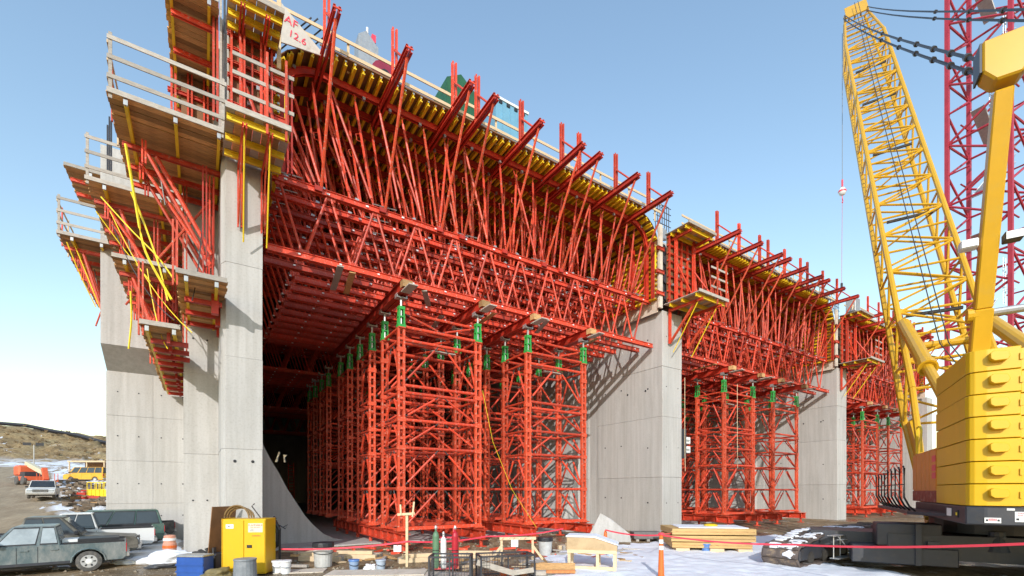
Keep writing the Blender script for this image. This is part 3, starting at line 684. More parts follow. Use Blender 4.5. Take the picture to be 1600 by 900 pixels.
# ================================================================ stop-end forms with platforms on the pier heads
def pier_form(x0,x1,b,zb,label,rails=True):
    t=thing('pier_formwork',label,'formwork',((x0+x1)/2,19.6,zb),0,'formwork on the pier heads'); w=x1-x0; h=w/2
    H=4.4
    MB().bx(-h,h,.18,.24,.1,H).build('form_sheet',PLY,t)
    for i in range(5): MB().bx(-h+.08+i*(w-.16)/4-.035,-h+.08+i*(w-.16)/4+.035,.0,.14,0,H+.1).build('upright',RED,t)
    for i in range(9): MB().twin((-h-.05,.1,.25+i*.5),(h+.05,.1,.25+i*.5),.05,.09,.04).build('rib',RED if i%2 else REDO,t)
    for sx in (-1,1): MB().twin((sx*(h-.4),-.22,-.1),(sx*(h-.4),-.22,H+.2),.06,.14,.07,up=(0,1,0)).build('soldier',RED,t)
    MB().tube((-h+.3,-.15,2.9),(h-.2,-.3,.3),.06).build('brace',RED,t)
    MB().tube((h-.35,-.25,2.4),(h-.1,-1.6,.15),.055).build('brace',RED,t)
    for i in range(4): MB().box((-h+.35+i*.4*w/2,.0,1.2+.7*i),(.14,.1,.14)).build('clamp',GALV,t)
    # lower platform, planks run out from the pier
    for z0,ya,xa,xb in ((-.1,-2.3,-h-.2,h+.25),(H+.1,-1.5,-h-.1,h+.15)):
        n=int((xb-xa)/.26); s=(xb-xa)/n
        for i in range(n): MB().bx(xa+i*s+.008,xa+(i+1)*s-.008,ya,.3,z0-.045+random.uniform(0,.01),z0).build('plank',PLANK if i%3 else PLANKG,t)
        for y in (ya+.25,ya*.45,-.15):
            m=MB(); m.bar((xa+.05,y,z0-.12),(xb-.05,y,z0-.12),.035,.15); m.bar((xa+.05,y,z0-.075),(xb-.05,y,z0-.075),.10,.05); m.bar((xa+.05,y,z0-.235),(xb-.05,y,z0-.235),.10,.05)
            n2=5
            for k in range(n2): m.bar((xa+.1+k*(xb-xa-.2)/n2,y,z0-.22),(xa+.1+(k+.5)*(xb-xa-.2)/n2,y,z0-.10),.05,.03); m.bar((xa+.1+(k+.5)*(xb-xa-.2)/n2,y,z0-.10),(xa+.1+(k+1)*(xb-xa-.2)/n2,y,z0-.22),.05,.03)
            m.build('joist',YEL,t)
        for x in (-h+.35,h-.35): MB().twin((x,ya+.1,z0-.33),(x,.15,z0-.33),.05,.16,.05).build('bracket_beam',RED,t)
        MB().bx(xa,xb,ya-.05,ya,z0-.06,z0+.12).build('toe_board',PLANKG,t)
    for x in (-h+.35,h-.35):
        MB().twin((x,.22,-2.6),(x,.22,-.3),.05,.12,.06,up=(0,1,0)).build('hanger',RED,t)
        MB().twin((x,.15,-2.5),(x,-1.75,-.4),.045,.11,.05,up=(0,1,1)).build('strut',REDO,t)
        MB().tube((x,-2.0,-.3),(x+.1,.05,-3.2),.03,n=5).build('tie',STRAP,t)
    if rails:
        for z in (.55,1.15,1.75): MB().bar((-.1 if w>2 else -h,-2.2,z),(h+.35,-2.2,z),.04,.12).build('rail_board',PLANKG,t)
        for x in (h*.35,h+.1): MB().bar((x,-2.26,-.5),(x,-2.26,2.2),.07,.08,(0,1,0)).build('rail_post',REDO,t)
    return t
pier_form(.82,2.28,0,15.1,'red formwork panel with two small platforms on the head of the left pier')
pier_form(25.35,28.0,1,15.1,'red formwork panel with two small platforms above the pier by the middle bay')
pier_form(51.0,53.7,2,15.1,'red formwork panel with two small platforms above the pier by the far bay')
for k,x in enumerate((25.1,50.75)):
    o=MB()
    t=thing('rubber_pipe',('large black pipe ends stacked between red forms above the pier, nearest','large black pipe ends stacked between red forms, above the far pier')[k],'pipe',(x+.22,20.3,15),0,'black pipes between the bays')
    for z in (.5,1.8,3.1): MB().lathe([(.05,0),(.33,0),(.36,.1),(.36,1.1),(.33,1.2),(.05,1.2)],n=14).build('pipe_section',BLK,t,loc=(0,0,z-.3))
    for z in (.6,1.7,2.9): MB().tube((0.02,-.45,z),(0.02,-.3,z),.30,n=14).build('pipe_end',DGREY,t)
    m=MB(); m.tube((.1,-.2,4.75),(.1,-.15,4.75),.42,n=18); m.build('grey_disc',GALV,t)
# concrete strip at the pier heads beside the forms
for k,x in enumerate((24.98,50.6)):
    tag(MB().bx(x-.3,x+.02,19.85,20.0,14.7,20.1).build('pale_edge_board',PLYW),('pale edge board beside yellow girders, right end of the nearest bay','pale edge board beside yellow girders, right end of the middle bay')[k],'board')
def rebar_mat(x,y,z,w,h,label,n=7):
    t=thing('rebar_mat',label,'rebar',(x,y,z))
    bm=MB().path([(0,0,0),(0,0,h-.2),(.05,.1,h-.03),(.1,.35,h)],.03,5).mesh('hooked_bar',REBAR); hm=MB().tube((-.2,0,0),(w,0,0),.025,n=5).mesh('cross_bar',REBAR)
    for i in range(n): link('hooked_bar',bm,t,(i*w/n,0,random.uniform(-.1,.1)))
    for i in range(4): link('cross_bar',hm,t,(0,0,h*.3+i*h*.2))
rebar_mat(25.2,20.6,20.2,1.6,2.1,'black hooked rebar mat sticking up between the nearest and middle bay')
rebar_mat(50.9,20.6,20.2,2.0,1.6,'black hooked rebar mat sticking up between the middle and far bay')
t=thing('rebar_bundle','loose black rebar rods poking out over the deck corner by the painted board','rebar',(2.9,20.8,21.2))
for dx,dz in ((0,0),(.25,.1),(.5,-.1),(.9,.05)): MB().tube((dx-.6,.6,dz-.45),(dx+.8,-.6,dz+.75),.03,n=5).build('rod',REBAR,t)
def text(s,size,m,parent,loc,rot,name='lettering',shear=0,sp=1):
    c=bpy.data.curves.new('t','FONT'); c.body=s; c.size=size; c.extrude=.003; c.align_x='CENTER'; c.align_y='CENTER'; c.shear=shear; c.space_character=sp; c.resolution_u=3
    o=bpy.data.objects.new('t',c); C.objects.link(o); bpy.context.view_layer.update()
    dg=bpy.context.evaluated_depsgraph_get(); me=bpy.data.meshes.new_from_object(o.evaluated_get(dg)); bpy.data.objects.remove(o)
    me.materials.clear(); me.materials.append(m); return link(name,me,parent,loc,rot)
# painted corner board of the nearest bay
SIGN=mat('greyed_plywood',(.52,.49,.44),.75,.12,2,col2=(.34,.29,.23),amt=.6)
t=thing('painted_board','pale triangular plywood board with red hand-painted AF 12.6 at deck corner','board',(2.86,19.6,20.0))
MB().prism([(-.35,0,-.15),(1.4,0,.12),(1.15,0,.2),(-.35,0,1.35)],(0,.05,0)).build('board',SIGN,t)
text('AF',.42,TAPE,t,(.0,-.015,.78),(R(90),R(8),0),'painted_letters'); text('12.6',.38,TAPE,t,(.22,-.015,.30),(R(90),R(8),0),'painted_letters')
MB().bar((-.42,.03,-1.2),(-.42,.03,1.6),.14,.08,(0,1,0)).build('timber_edge',WOOD,t)
# things standing on the deck
GNET=mat('green_tarpaulin',(.015,.10,.045),.6,.25,3); BLUE=mat('pale_blue_panel',(.16,.36,.50),.4,.1,2); MAR=mat('maroon_paint',(.25,.02,.05),.45,.15,3)
t=thing('green_shelter','green tarpaulin shelter on the deck behind the guard rail','shelter',(11.2,21.4,21.1))
MB().prism([(-.9,0,0),(.9,0,0),(.9,0,2.4),(-.1,0,3.1),(-.9,0,2.6)],(0,1.6,0)).build('cover',GNET,t)
for x in (-.5,.3): MB().bx(x-.03,x+.03,-.04,0,0,2.4).build('seam_post',GNET,t)
t=thing('blue_container','pale blue site container on the deck with white roof edge','container',(14.2,21.4,21.1))
MB().bx(-1,1.1,0,2.0,0,2.9).build('body',BLUE,t); MB().bx(-1.05,1.15,-.05,2.05,2.9,3.03).build('roof',WHT,t)
for x in (-.6,-.1,.4,.9): MB().bx(x-.02,x+.02,-.03,0,0,2.85).build('rib',BLUE,t)
for x in (-.7,-.2,.3,.8): MB().bx(x-.12,x+.1,-.035,-.0,2.7,2.85).build('vent',BLK,t)
t=thing('hose_reel_unit','small grey machine with a maroon hose reel on the deck edge','machine',(6.3,21.2,21.1))
MB().prism([(-.45,0,0),(.45,0,0),(.45,0,2.0),(-.1,0,2.5),(-.45,0,2.2)],(0,.7,0)).build('housing',GALV,t); MB().tube((.7,-.2,.75),(.7,.35,.75),.62,n=16).build('reel',MAR,t); MB().tube((.7,-.26,.75),(.7,.4,.75),.22,n=10).build('reel_hub',BLK,t)
MB().tube((.0,.2,2.3),(.0,.2,2.85),.05).build('mast',WHT,t); MB().box((.25,.1,2.35),(.18,.18,.34)).build('warning_lamp',TAPE,t)
m=MB()
for x in (.6,.95,1.3): m.tube((x,.6,1.3),(x,.6,2.0),.02,n=4)
for z in (1.6,2.0): m.tube((.5,.6,z),(1.4,.6,z),.02,n=4)
m.build('hand_rail',WHT,t)
# ropes and small boxes
ob=MB().path([at(754,610,19.6),at(770,690,19.6),at(800,765,19.6),at(838,824,19.6)],.012,4).build('yellow_rope',STRAP); tag(ob,'slack yellow rope hanging from the tower tops to the ground','rope')
ob=MB().path([at(1320,500,46),at(1320,600,46)],.02,4)
for k,(px,py,Y) in enumerate(((1070,590,19.5),(1152,600,44.0/2.2))):
    p=at(px,py,19.4); tag(MB().path([p,p+Vector((0,0,-4.4)),p+Vector((.05,0,-6.2))],.02,4).build('hanging_rope',WOOD),('thin rope hanging beside the pier in the middle bay','thin rope hanging in front of the middle bay towers')[k],'rope')
t=thing('power_box','two white electrical boxes fixed to the right side of the pier','electrical box',(27.15,19.9,5.6))
for z in (0,.62): MB().box((.30,.0,z),(.6,.35,.46)).build('box',WHT,t,bev=.03); MB().box((.30,-.19,z+.0),(.3,.03,.12)).build('cover',GALV,t)
MB().bx(-.02,.1,-.2,.2,-.6,1.4).build('bracket',DGREY,t)
# ================================================================ yellow crawler crane
QX,QY=16.43,3.48; HA=math.atan2(.407,.914)
ch,sh=math.cos(HA),math.sin(HA)
def cl(x,y,z): return Vector((QX+ch*x-sh*y,QY+sh*x+ch*y,z))
def cpx(px,py,y):        # crane-local point in the vertical plane y = const seen at a pixel
    a=(px-800)/728.8; u=.55403+.8325*a; v=.8325-.55403*a
    du=-sh*u+ch*v; o=-(-sh*QX+ch*QY)          # y = -sh*(X-QX)+ch*(Y-QY)
    t=(y-o)/du if abs(du)>1e-6 else 1; X,Y=u*t,v*t
    return Vector((ch*(X-QX)+sh*(Y-QY),y,2.8+(767-py)/728.8*t))
ct=thing('crawler_crane','big yellow lattice boom crawler crane at the right','crane',(QX,QY,0),HA)
# bed and house
Z0,Z1=1.93,2.42
m=MB(); m.prism([(6.6,.06,Z0),(.02,.06,Z0),(-.08,-.3,Z0),(-.09,-4.4,Z0),(6.6,-4.4,Z0)],(0,0,Z1-Z0-.02)); m.build('machinery_bed',DGREY,ct,bev=.03)
bd=m
def plate(p,w,h,m_,parent,rot,name='sticker'): return link(name,MB().box((0,0,0),(w,.008,h)).mesh(name,m_),parent,p,rot)
RR=R(90)      # rear face looks along -x local
st_=plate((-.092,-.42,2.06),.30,.13,WHT,ct,(0,0,RR),'danger_sign'); link('red_band',MB().box((0,.006,.02),(.15,.006,.05)).mesh('red_band',TAPE),st_); text('DANGER',.045,WHT,st_,(0,.011,.02),(R(90),0,R(180)))
for s in (-1,1): link('black_mark',MB().box((s*.105,.006,.0),(.04,.006,.05)).mesh('black_mark',BLK),st_)
st_=plate((-.092,-.98,2.16),.34,.25,WHT,ct,(0,0,RR),'danger_sign'); text('DANGER',.06,TAPE,st_,(0,.006,.085),(R(90),0,R(180))); text('KEEP AWAY',.045,TAPE,st_,(0,.006,.03),(R(90),0,R(180)))
for z in (-.03,-.06,-.09): link('text_line',MB().box((-.04,.006,z),(.2,.004,.012)).mesh('text_line',GALV),st_)
link('black_mark',MB().box((.12,.006,-.06),(.05,.006,.05)).mesh('black_mark',BLK),st_)
plate((-.092,-.74,2.34),.14,.05,WHT,ct,(0,0,RR)); plate((1.6,.072,2.2),.5,.22,WHT,ct,(0,0,0))
lm=link('marker_lamp',MB().box((0,0,0),(.16,.03,.2)).mesh('marker_lamp',BLK),ct,(.7,.075,2.18)); link('lens',MB().box((0,.02,0),(.1,.02,.08)).mesh('lens',YEL),lm)
hs=MB().bx(3.46,7.4,-4.1,.0,Z1,4.2).build('house',ORA,ct,bev=.04)
for i,x in enumerate((3.5,4.45,5.1,5.75,6.6)): MB().bx(x+.02,x+(.9,.6,.6,.8,.75)[i],.0,.03,Z1+.42,4.12).build('door',ORA,hs)
MB().bx(3.48,7.4,.0,.025,Z1,Z1+.38).build('lower_panel',mat('dirty_red_panel',(.30,.06,.04),.6,.3,3,col2=(.45,.38,.33),amt=.8),hs)
for z in (3.85,3.55,3.3): plate((3.75,.036,z),.5,.2,TAPE,ct,(0,0,0))
# walkway, rails
MB().prism([(1.9,.07,2.05),(10.5,.07,2.05),(10.5,.8,2.05),(3.0,.8,2.05)],(0,0,.1)).build('walkway',DGREY,ct)
for i in range(9):
    x=2.1+i*.86; y=.92
    m=MB(); m.path([(x+.8,y-.3,2.15),(x+.45,y-.1,2.32),(x,y+.08,2.6),(x,y+.08,3.5 if i<5 else 3.4),(x+.16,y+.08,3.56 if i<5 else 3.46)],.03,5); m.build('railing_post',BLK,ct)
for z in (3.0,): MB().tube((2.1,1.0,z),(9,1.0,z),.018,n=5).build('rail',BLK,ct)
MB().path([(5.6,.05,4.2),(5.6,.05,5.0),(5.8,.05,5.15),(6.3,.05,5.15),(6.4,.05,4.2)],.04,5).build('grab_rail',YEL,ct)
# boom feet and turntable
MB().lathe([(0.1,0),(1.7,0),(1.7,.55),(.1,.55)],n=24).build('turntable',DGREY,ct,loc=(5.8,-1.9,1.4))
# mast
pt=cpx(1566,150,-.35); pb=cpx(1528,565,-.35)
dm=(pb-pt); pf=pt+dm*1.55
for y in (-.35,-1.62):
    d=Vector((0,y+.35,0)); m=MB(); m.bar(pt+d-dm*.02,pt+d+dm*.78,.30,.34,(0,1,0)); m.build('mast_leg',YELC,ct,bev=.03)
    m=MB(); m.bar(pt+d+dm*.78,pf+d,.32,.38,(0,1,0)); m.build('mast_foot',YELC,ct,bev=.03)
h0=pt.x; hz0=pt.z
m=MB(); m.prism([(h0-.35,.06,hz0+.50),(h0-.35,-.16,hz0+.22),(h0-.35,-.60,hz0+.22),(h0-.35,-.95,hz0+.72),(h0-.35,-2.6,hz0+.72),(h0-.35,-2.6,hz0+1.30),(h0-.35,.06,hz0+1.22)],(.5,0,0)); m.build('mast_head',YELC,ct,bev=.04)
MB().bx(h0-.34,h0+.18,.07,.11,hz0+.5,hz0+1.18).build('head_side_plate',DGREY,ct)
for k in range(9): MB().lathe([(.1,0),(.42,0),(.36,.05),(.42,.1),(.1,.1)],n=16).build('sheave',STEEL,ct,loc=(0,0,0)).matrix_basis=Matrix.Translation((h0+.05,-.95-k*.13,hz0+.55))@Matrix.Rotation(R(90),4,'X')
q0=pt+dm*.80
MB().tube((q0.x,-.2,q0.z),(q0.x,-4,q0.z),.10,n=10).build('cross_pipe',GALV,ct)
MB().tube((q0.x,-.05,q0.z),(q0.x,-.25,q0.z),.17,n=12).build('pin_boss',YELC,ct)
for y in (.05,-.75):
    d=pt+dm*.52; lp=MB().box((0,0,0),(.28,.34,.22)).build('flood_lamp',WHT if y>0 else STEEL,ct,bev=.02,loc=(d.x-.1,y+.0,d.z)); MB().box((-.15,0,0),(.02,.30,.18)).build('lens',WHT,lp)
for k in range(7):
    MB().tube((h0-.05+k*.02,-.95-k*.12,hz0+.3),(.9+k*.15,-1.6-k*.35,4.5),.022,n=5).build('hoist_rope',STEEL,ct)
# boom
BY=-1.75; BW=2.9; BD=2.3; bz=lambda h:13.3+(h-14.95)*1.37
xo=-16.44+16.43*ch*0      # h measured from the camera; crane-local x = h - h of Q
hQ=0
dirb=Vector((1,0,1.37)).normalized(); nb=Vector((1.37,0,-1)).normalized()      # nb: towards the load side
def bp(h,side,far,wf=1,df=1):
    return Vector((h-hQ,BY+(h-14.95)*.03,bz(h)))+Vector((0,side*BW/2*wf,0))+nb*(BD*df*far)
hs_=[10.6+i*(38.6-10.6)/26 for i in range(27)]
hT=45.5
for s in (-1,1):
    for f in (0,1):
        m=MB(); m.tube(bp(hs_[0],s,f),bp(hs_[-1],s,f),.14,n=8); m.build('boom_chord',YELC,ct)
        foot=bp(7.0,s,.5,1,1); MB().tube(bp(hs_[0],s,f),foot,.13,n=8).build('boom_chord',YELC,ct)
        MB().tube(bp(hs_[-1],s,f),bp(hT,s,.35+.3*f,.62),.11,n=8).build('boom_chord',YELC,ct)
for i in range(26):
    h0_,h1_=hs_[i],hs_[i+1]
    for f in (0,1):
        a,b=(1,-1) if i%2 else (-1,1)
        MB().tube(bp(h0_,a,f),bp(h1_,b,f),.065,n=6).build('lacing',YELC,ct)
        if f==0 or i%2==0: MB().tube(bp(h0_,-1,f),bp(h0_,1,f),.062,n=6).build('lacing',YELC,ct)
    for s in (-1,1):
        a,b=(0,1) if i%2 else (1,0)
        MB().tube(bp(h0_,s,a),bp(h1_,s,b),.065,n=6).build('lacing',YELC,ct)
    if i%4==0:
        MB().tube(bp(h0_,-1,0),bp(h0_,1,1),.05,n=6).build('lacing',YELC,ct)
    if i in (3,8,13,18,22):
        MB().tube(bp(h0_,-.7,.12),bp(h0_,.75,.12),.09,n=8).build('roller',STEEL,ct)
for i in range(6):
    h=39.2+i*1.1; k=1-(h-38.6)/(hT-38.6)*.38
    for f in (.35-.35*(hT-h)/6.9,.65+.35*(hT-h)/4.6): MB().tube(bp(h,-k,f),bp(h,k,f),.06,n=6).build('lacing',YELC,ct)
    for s in (-1,1): MB().tube(bp(h,s*k,.3),bp(h+.7,s*(k-.06),.7),.055,n=6).build('lacing',YELC,ct)
m=MB(); m.bar(bp(43.6,0,.1),bp(45.7,0,.1),1.9,.1,tuple(nb)); m.build('tip_plate',YELC,ct)
for y in (-.6,0,.6): MB().lathe([(.1,-.06),(.6,-.06),(.52,0),(.6,.06),(.1,.06)],n=16).build('tip_sheave',YELC,ct).matrix_basis=Matrix.Translation(bp(45.5,y*.6,.4))@Matrix.Rotation(R(90),4,'X')
# web plates at the boom foot
for s in (-1,1):
    m=MB(); m.prism([bp(7.0,s,.2),bp(7.0,s,.8),bp(10.6,s,1.02),bp(10.2,s,.6),bp(8.6,s,.35)],(0,-.12*s,0)); m.build('foot_plate',YELC,ct)
MB().tube(bp(7.6,-1,.5),bp(7.6,1,.5),.2,n=10).build('foot_cross_tube',YELC,ct)
MB().tube(bp(12.3,-1,.05),bp(12.3,1,.05),.17,n=10).build('backstop_cross_tube',YELC,ct)
for s in (-.92,.92):
    p=bp(13.2,s,-.05); q=Vector((3.6,p.y+(.2 if s>0 else -.2),5.6)); d=q-p
    c=MB().tube(p,p+d*.66,.26,n=14).build('backstop_cylinder',YELC,ct,smooth=False); MB().tube(p+d*.62,p+d*.66,.32,n=14).build('collar',YELC,c); MB().tube(p+d*.66,q,.17,n=12).build('rod',YELC,c)
m=MB(); m.box((h0-0,0,0),(0.01,.01,.01))
for k in range(5): MB().box((4.6+.5*random.random(),-1.2-.2*k,4.6+.5*k),(.5,.35,.4),Matrix.Rotation(.3*k,3,'Z')).build('winch_part',YELC if k%2 else STEEL,ct)
# pendant lines
for k,(y0,s) in enumerate(((.1,.62),(-2.3,-.62))):
    for j in (0,1):
        a=Vector((h0-.05,y0-.04,hz0+1.0-j*.35)); b=bp(hT,s,.3)+Vector((0,.12*j,-.3*j)); n=8
        P=[a.lerp(b,i/n)-Vector((0,0,.35*4*(i/n)*(1-i/n))) for i in range(n+1)]
        ln=MB().path(P,.04,5).build('pendant_line',BLK,ct)
        for f in (.02,.055,.10,.16,.24,.36): 
            q=a.lerp(b,f)-Vector((0,0,1.4*f*(1-f))); MB().tube(q-(b-a).normalized()*.12,q+(b-a).normalized()*.12,.085,n=8).build('link_pin',STEEL,ln)
MB().path([bp(45,.1,-.1),bp(30,.15,-.12)-Vector((0,0,.3)),bp(12,.2,-.15),Vector((4.5,-1.9,4.8))],.025,4).build('hoist_rope',STEEL,ct)
MB().path([bp(45,-.1,-.1),bp(30,-.05,-.14)-Vector((0,0,.3)),bp(12,.0,-.15),Vector((4.8,-2.2,4.8))],.025,4).build('hoist_rope',STEEL,ct)
# car body
MB().bx(3.7,5.0,-.57,2.2,.34,.92).build('carbody_weight',DGREY,ct,bev=.03); MB().bx(3.85,5.0,-.2,1.5,.93,1.7).build('carbody_weight',DGREY,ct,bev=.03)
MB().bx(3.62,3.72,.35,.5,.34,1.7).build('flange',DGREY,ct); MB().bx(3.6,3.7,-.1,.2,.92,1.15).build('lifting_lug',DGREY,ct)
MB().bx(3.8,8.6,-4,1.2,.55,1.35).build('carbody',DGREY,ct); MB().bx(5.0,7,1.2,3.4,.75,1.3).build('carbody_arm',DGREY,ct)
MB().lathe([(.15,0),(.34,0),(.2,.5),(.2,.62)],n=12).build('jack_foot',DGREY,ct,loc=(4.0,-1.5,.9))
# counterweight slabs: each can be lifted off
N=7; TH=(6.40-Z1)/N
sl=MB(); sl.prism([(3.4,.03,0),(.16,.03,0),(.04,-.02,0),(-.02,-.1,0),(-.06,-.32,0),(-.07,-.93,0),(.24,-1.0,0),(.24,-3.4,0),(-.07,-3.47,0),(-.07,-4.35,0),(3.4,-4.35,0)],(0,0,TH-.022)); slm=sl.mesh('slab',CWY,bev=.012)
lug=MB(); lug.prism([(-.06,-.34,.40),(-.06,-.35,.26),(-.06,-.42,.20),(-.06,-.66,.205),(-.06,-.70,.30),(-.06,-.66,.42),(-.06,-.40,.45)],(-.19,0,0)); lugm=lug.mesh('lifting_lug',CWY,bev=.012)
for i in range(N):
    t=thing('counterweight_slab','yellow counterweight slab, %s of the stack on the crane rear'%(['lowest','second from bottom','third from bottom','middle one','third from top','second from top','topmost'][i]),'counterweight',(QX,QY,Z1+i*TH),HA,'counterweight slabs on the crane')
    link('slab',slm,t,(0,random.uniform(-.012,.012),0)); link('lifting_lug',lugm,t); link('lifting_lug',lugm,t,(0,-3.3,0)); link('side_bracket',MB().bx(-.11,-.02,-.97,-.90,.2,.36).mesh('side_bracket',CWY),t)
# crawlers
def crawler(yc,label):
    t=thing('crawler_track',label,'crawler track',(17.65,yc,0),0,'crawler tracks of the crane'); L=9.2; W=1.28; Hh=1.26; r=Hh/2-.05
    MB().prism([(.5,-W/2+.12,.22),(L-.55,-W/2+.12,.22),(L-.55,-W/2+.12,Hh-.2),(2.5,-W/2+.12,Hh-.2),(.5,-W/2+.12,.6)],(0,W-.24,0)).build('side_frame',DGREY,t,bev=.03)
    # belt outline: low front wheel, slack upper run rising to the carrier wheel
    r0=.36; O=[]
    for i in range(13):
        a=-math.pi/2-math.pi*i/12*.93; O.append((r0+.05+math.cos(a)*r0,r0+.06+math.sin(a)*r0))
    O+=[(2.2,1.13),(2.7,Hh-.08),(L-r-.1,Hh-.08)]
    for i in range(1,12):
        a=math.pi/2-math.pi*i/11; O.append((L-r-.02+math.cos(a)*r,r+.06+math.sin(a)*r))
    O.append((r0+.05,.06))
    pm=[]
    for q in range(3):
        m=MB(); m.box((0,0,0),(.31,W,.075)); m.box((0,-W*.28,.05),(.24,W*.3,.05)); m.box((0,W*.25,.05),(.24,W*.38,.05)); m.box((0,0,-.06),(.12,.5,.08)); pm.append(m.mesh('track_pad',mat('track_pad_%d'%q,(.12,.095,.085),.75,.3,3,col2=(.42,.30,.17),amt=.7,rnd=.3)))
    sm=[]
    for q in range(4):
        m=MB(); k=9; rr=[random.uniform(.8,1.2) for _ in range(k)]
        lo=[(.15*rr[i]*math.cos(2*math.pi*i/k),.5*rr[i]*math.sin(2*math.pi*i/k),0) for i in range(k)]; hi=[(x*.72,y*.8,.05) for x,y,z in lo]
        m.add(lo+hi,[tuple(range(k,2*k))]+[(i,(i+1)%k,k+(i+1)%k,k+i) for i in range(k)]); sm.append(m.mesh('snow_cap',SNOW,smooth=False))
    idx=0; carry=0
    for (xa,za),(xb,zb) in zip(O,O[1:]):
        dl=math.hypot(xb-xa,zb-za); pos=carry
        while pos<dl:
            f=pos/dl; x=xa+(xb-xa)*f; z=za+(zb-za)*f; ang=math.atan2(zb-za,xb-xa)
            o=link('track_pad',pm[idx%3],t,(x,random.uniform(-.02,.02),z),(0,-ang+random.uniform(-.07,.07),0))
            up=math.cos(ang)
            if up>.25 and x<6:
                for cy in (-.30,.30):
                    if random.random()<.85: s_=link('snow_cap',sm[random.randrange(4)],o,(0,cy+random.uniform(-.06,.06),.04)); s_.scale=(1,random.uniform(.45,.7),1)
            idx+=1; pos+=.318
        carry=pos-dl
    for i in range(7): MB().tube((1.3+i*1.1,-W/2+.1,.3),(1.3+i*1.1,W/2-.1,.3),.24,n=12).build('track_roller',STEEL,t)
    for x,q in ((r0+.05,r0),(L-r-.03,r)): MB().tube((x,-W/2+.16,q+.05),(x,W/2-.16,q+.05),q-.08,n=18).build('idler_wheel',DGREY,t)
    return t
crawler(8.85,'muddy crawler track with snow on its pads, left of the crane'); crawler(.6,'right crawler track of the crane, behind the counterweights')
t=thing('access_ladder','small grey steel steps leaning against the crawler side','steps',(19.4,7.75,0))
for y in (0,.0): pass
m=MB()
for dx in (0,.55): m.tube((dx,0,.35),(dx,0,1.15),.02,n=5); m.tube((dx+.1,-.1,1.13),(dx+.85,-.5,.2),.02,n=5)
m.build('stile',GALV,t)
for k in range(4): MB().box((.35+k*.2,-.15-.1*k,1.0-k*.24),(.5,.16,.025)).build('tread',GALV,t)
MB().box((.28,0,1.15),(.9,.3,.025)).build('landing',GALV,t)
MB().box((.5,-.1,.33),(1.4,.3,.03)).build('base_rail',GALV,t)
# hook line
tip=cl(*bp(45.2,.75,.9)); 
t=thing('hook_block','red and white headache ball hanging on a rope from the boom tip','crane hook',(tip.x,tip.y,36.0))
MB().tube((0,0,.6),(0,0,tip.z-36),.025,n=4).build('rope',STEEL,t); MB().lathe([(.05,-.45),(.26,-.36),(.38,-.08),(.37,.08),(.24,.36),(.06,.5)],n=16).build('ball',WHT,t,smooth=True)
MB().lathe([(.385,-.09),(.395,-.04),(.395,.04),(.38,.09)],n=16).build('red_stripe',TAPE,t); MB().tube((0,0,.55),(0,0,1.3),.09,n=8).build('swivel',TAPE,t)
MB().path([(0,0,-.5),(0,0,-.8),(.16,0,-1.0),(.1,0,-1.22),(-.1,0,-1.2)],.05,6).build('hook',TAPE,t)
MB().path([(0,0,-1.2),(-.1,0,-6),(-.15,0,-10.2)],.02,4).build('chain',RED2,t); MB().box((-.15,0,-10.6),(.18,.18,.8)).build('chain_hook',STEEL,t)
# ================================================================ red lattice tower crane
TCR=mat('crimson_tower_paint',(.40,.03,.055),.5,.15,1.5)
t=thing('tower_crane','tall crimson lattice tower crane mast with ladders behind the yellow boom','tower crane',(59,11.2,0),R(-8))
wd=2.1
for sx in (-1,1):
    for sy in (-1,1): MB().bar((sx*wd,sy*wd,-1),(sx*wd,sy*wd,62),.30,.30).build('corner_post',TCR,t)
sec=5.6
tub={}
for k in range(11):
    z=1+k*sec
    for a,b in (((-1,-1),(1,-1)),((1,-1),(1,1)),((1,1),(-1,1)),((-1,1),(-1,-1))):
        A=Vector((a[0]*wd,a[1]*wd,0)); B=Vector((b[0]*wd,b[1]*wd,0)); zz=Vector((0,0,1))
        MB().tube(A+zz*z,B+zz*z,.10,n=6).build('cross_member',TCR,t)
        MB().tube(A+zz*z,B+zz*(z+sec/2),.10,n=6).build('cross_member',TCR,t); MB().tube(B+zz*(z+sec/2),A+zz*(z+sec),.10,n=6).build('cross_member',TCR,t)
        MB().tube(A+zz*(z+sec/2),(A+B)/2+zz*(z+sec/2)-(B-A)*.12,.07,n=6).build('cross_member',TCR,t)
    s=1 if k%2 else -1
    pf=MB(); pf.bar((-1.3*s,.3,z+.2),(1.3*s,.3,z+2.4),.9,.06,(0,0,1)); pf.build('landing_plate',GALV,t)
    m=MB()
    for y in (-.15,.75): m.tube((-1.3*s,y,z+.3),(1.3*s,y,z+2.5),.03,n=4)
    m.build('landing_rail',WHT,t)
    m=MB()
    for x in (-.25,.25): m.tube((1.35*s+x,-.6,z+1.8),(1.35*s+x,-.6,z+sec+.4),.03,n=4)
    for q in range(9): m.tube((1.35*s-.25,-.6,z+2+q*.45),(1.35*s+.25,-.6,z+2+q*.45),.02,n=4)
    m.build('ladder',GALV,t)
    m=MB()
    for q in range(4): 
        zc=z+3+q*.7; m.path([(1.35*s-.3,-.6,zc),(1.35*s-.35,-1.1,zc),(1.35*s,-1.35,zc),(1.35*s+.35,-1.1,zc),(1.35*s+.3,-.6,zc)],.02,4)
    m.build('ladder_cage',WHT,t)
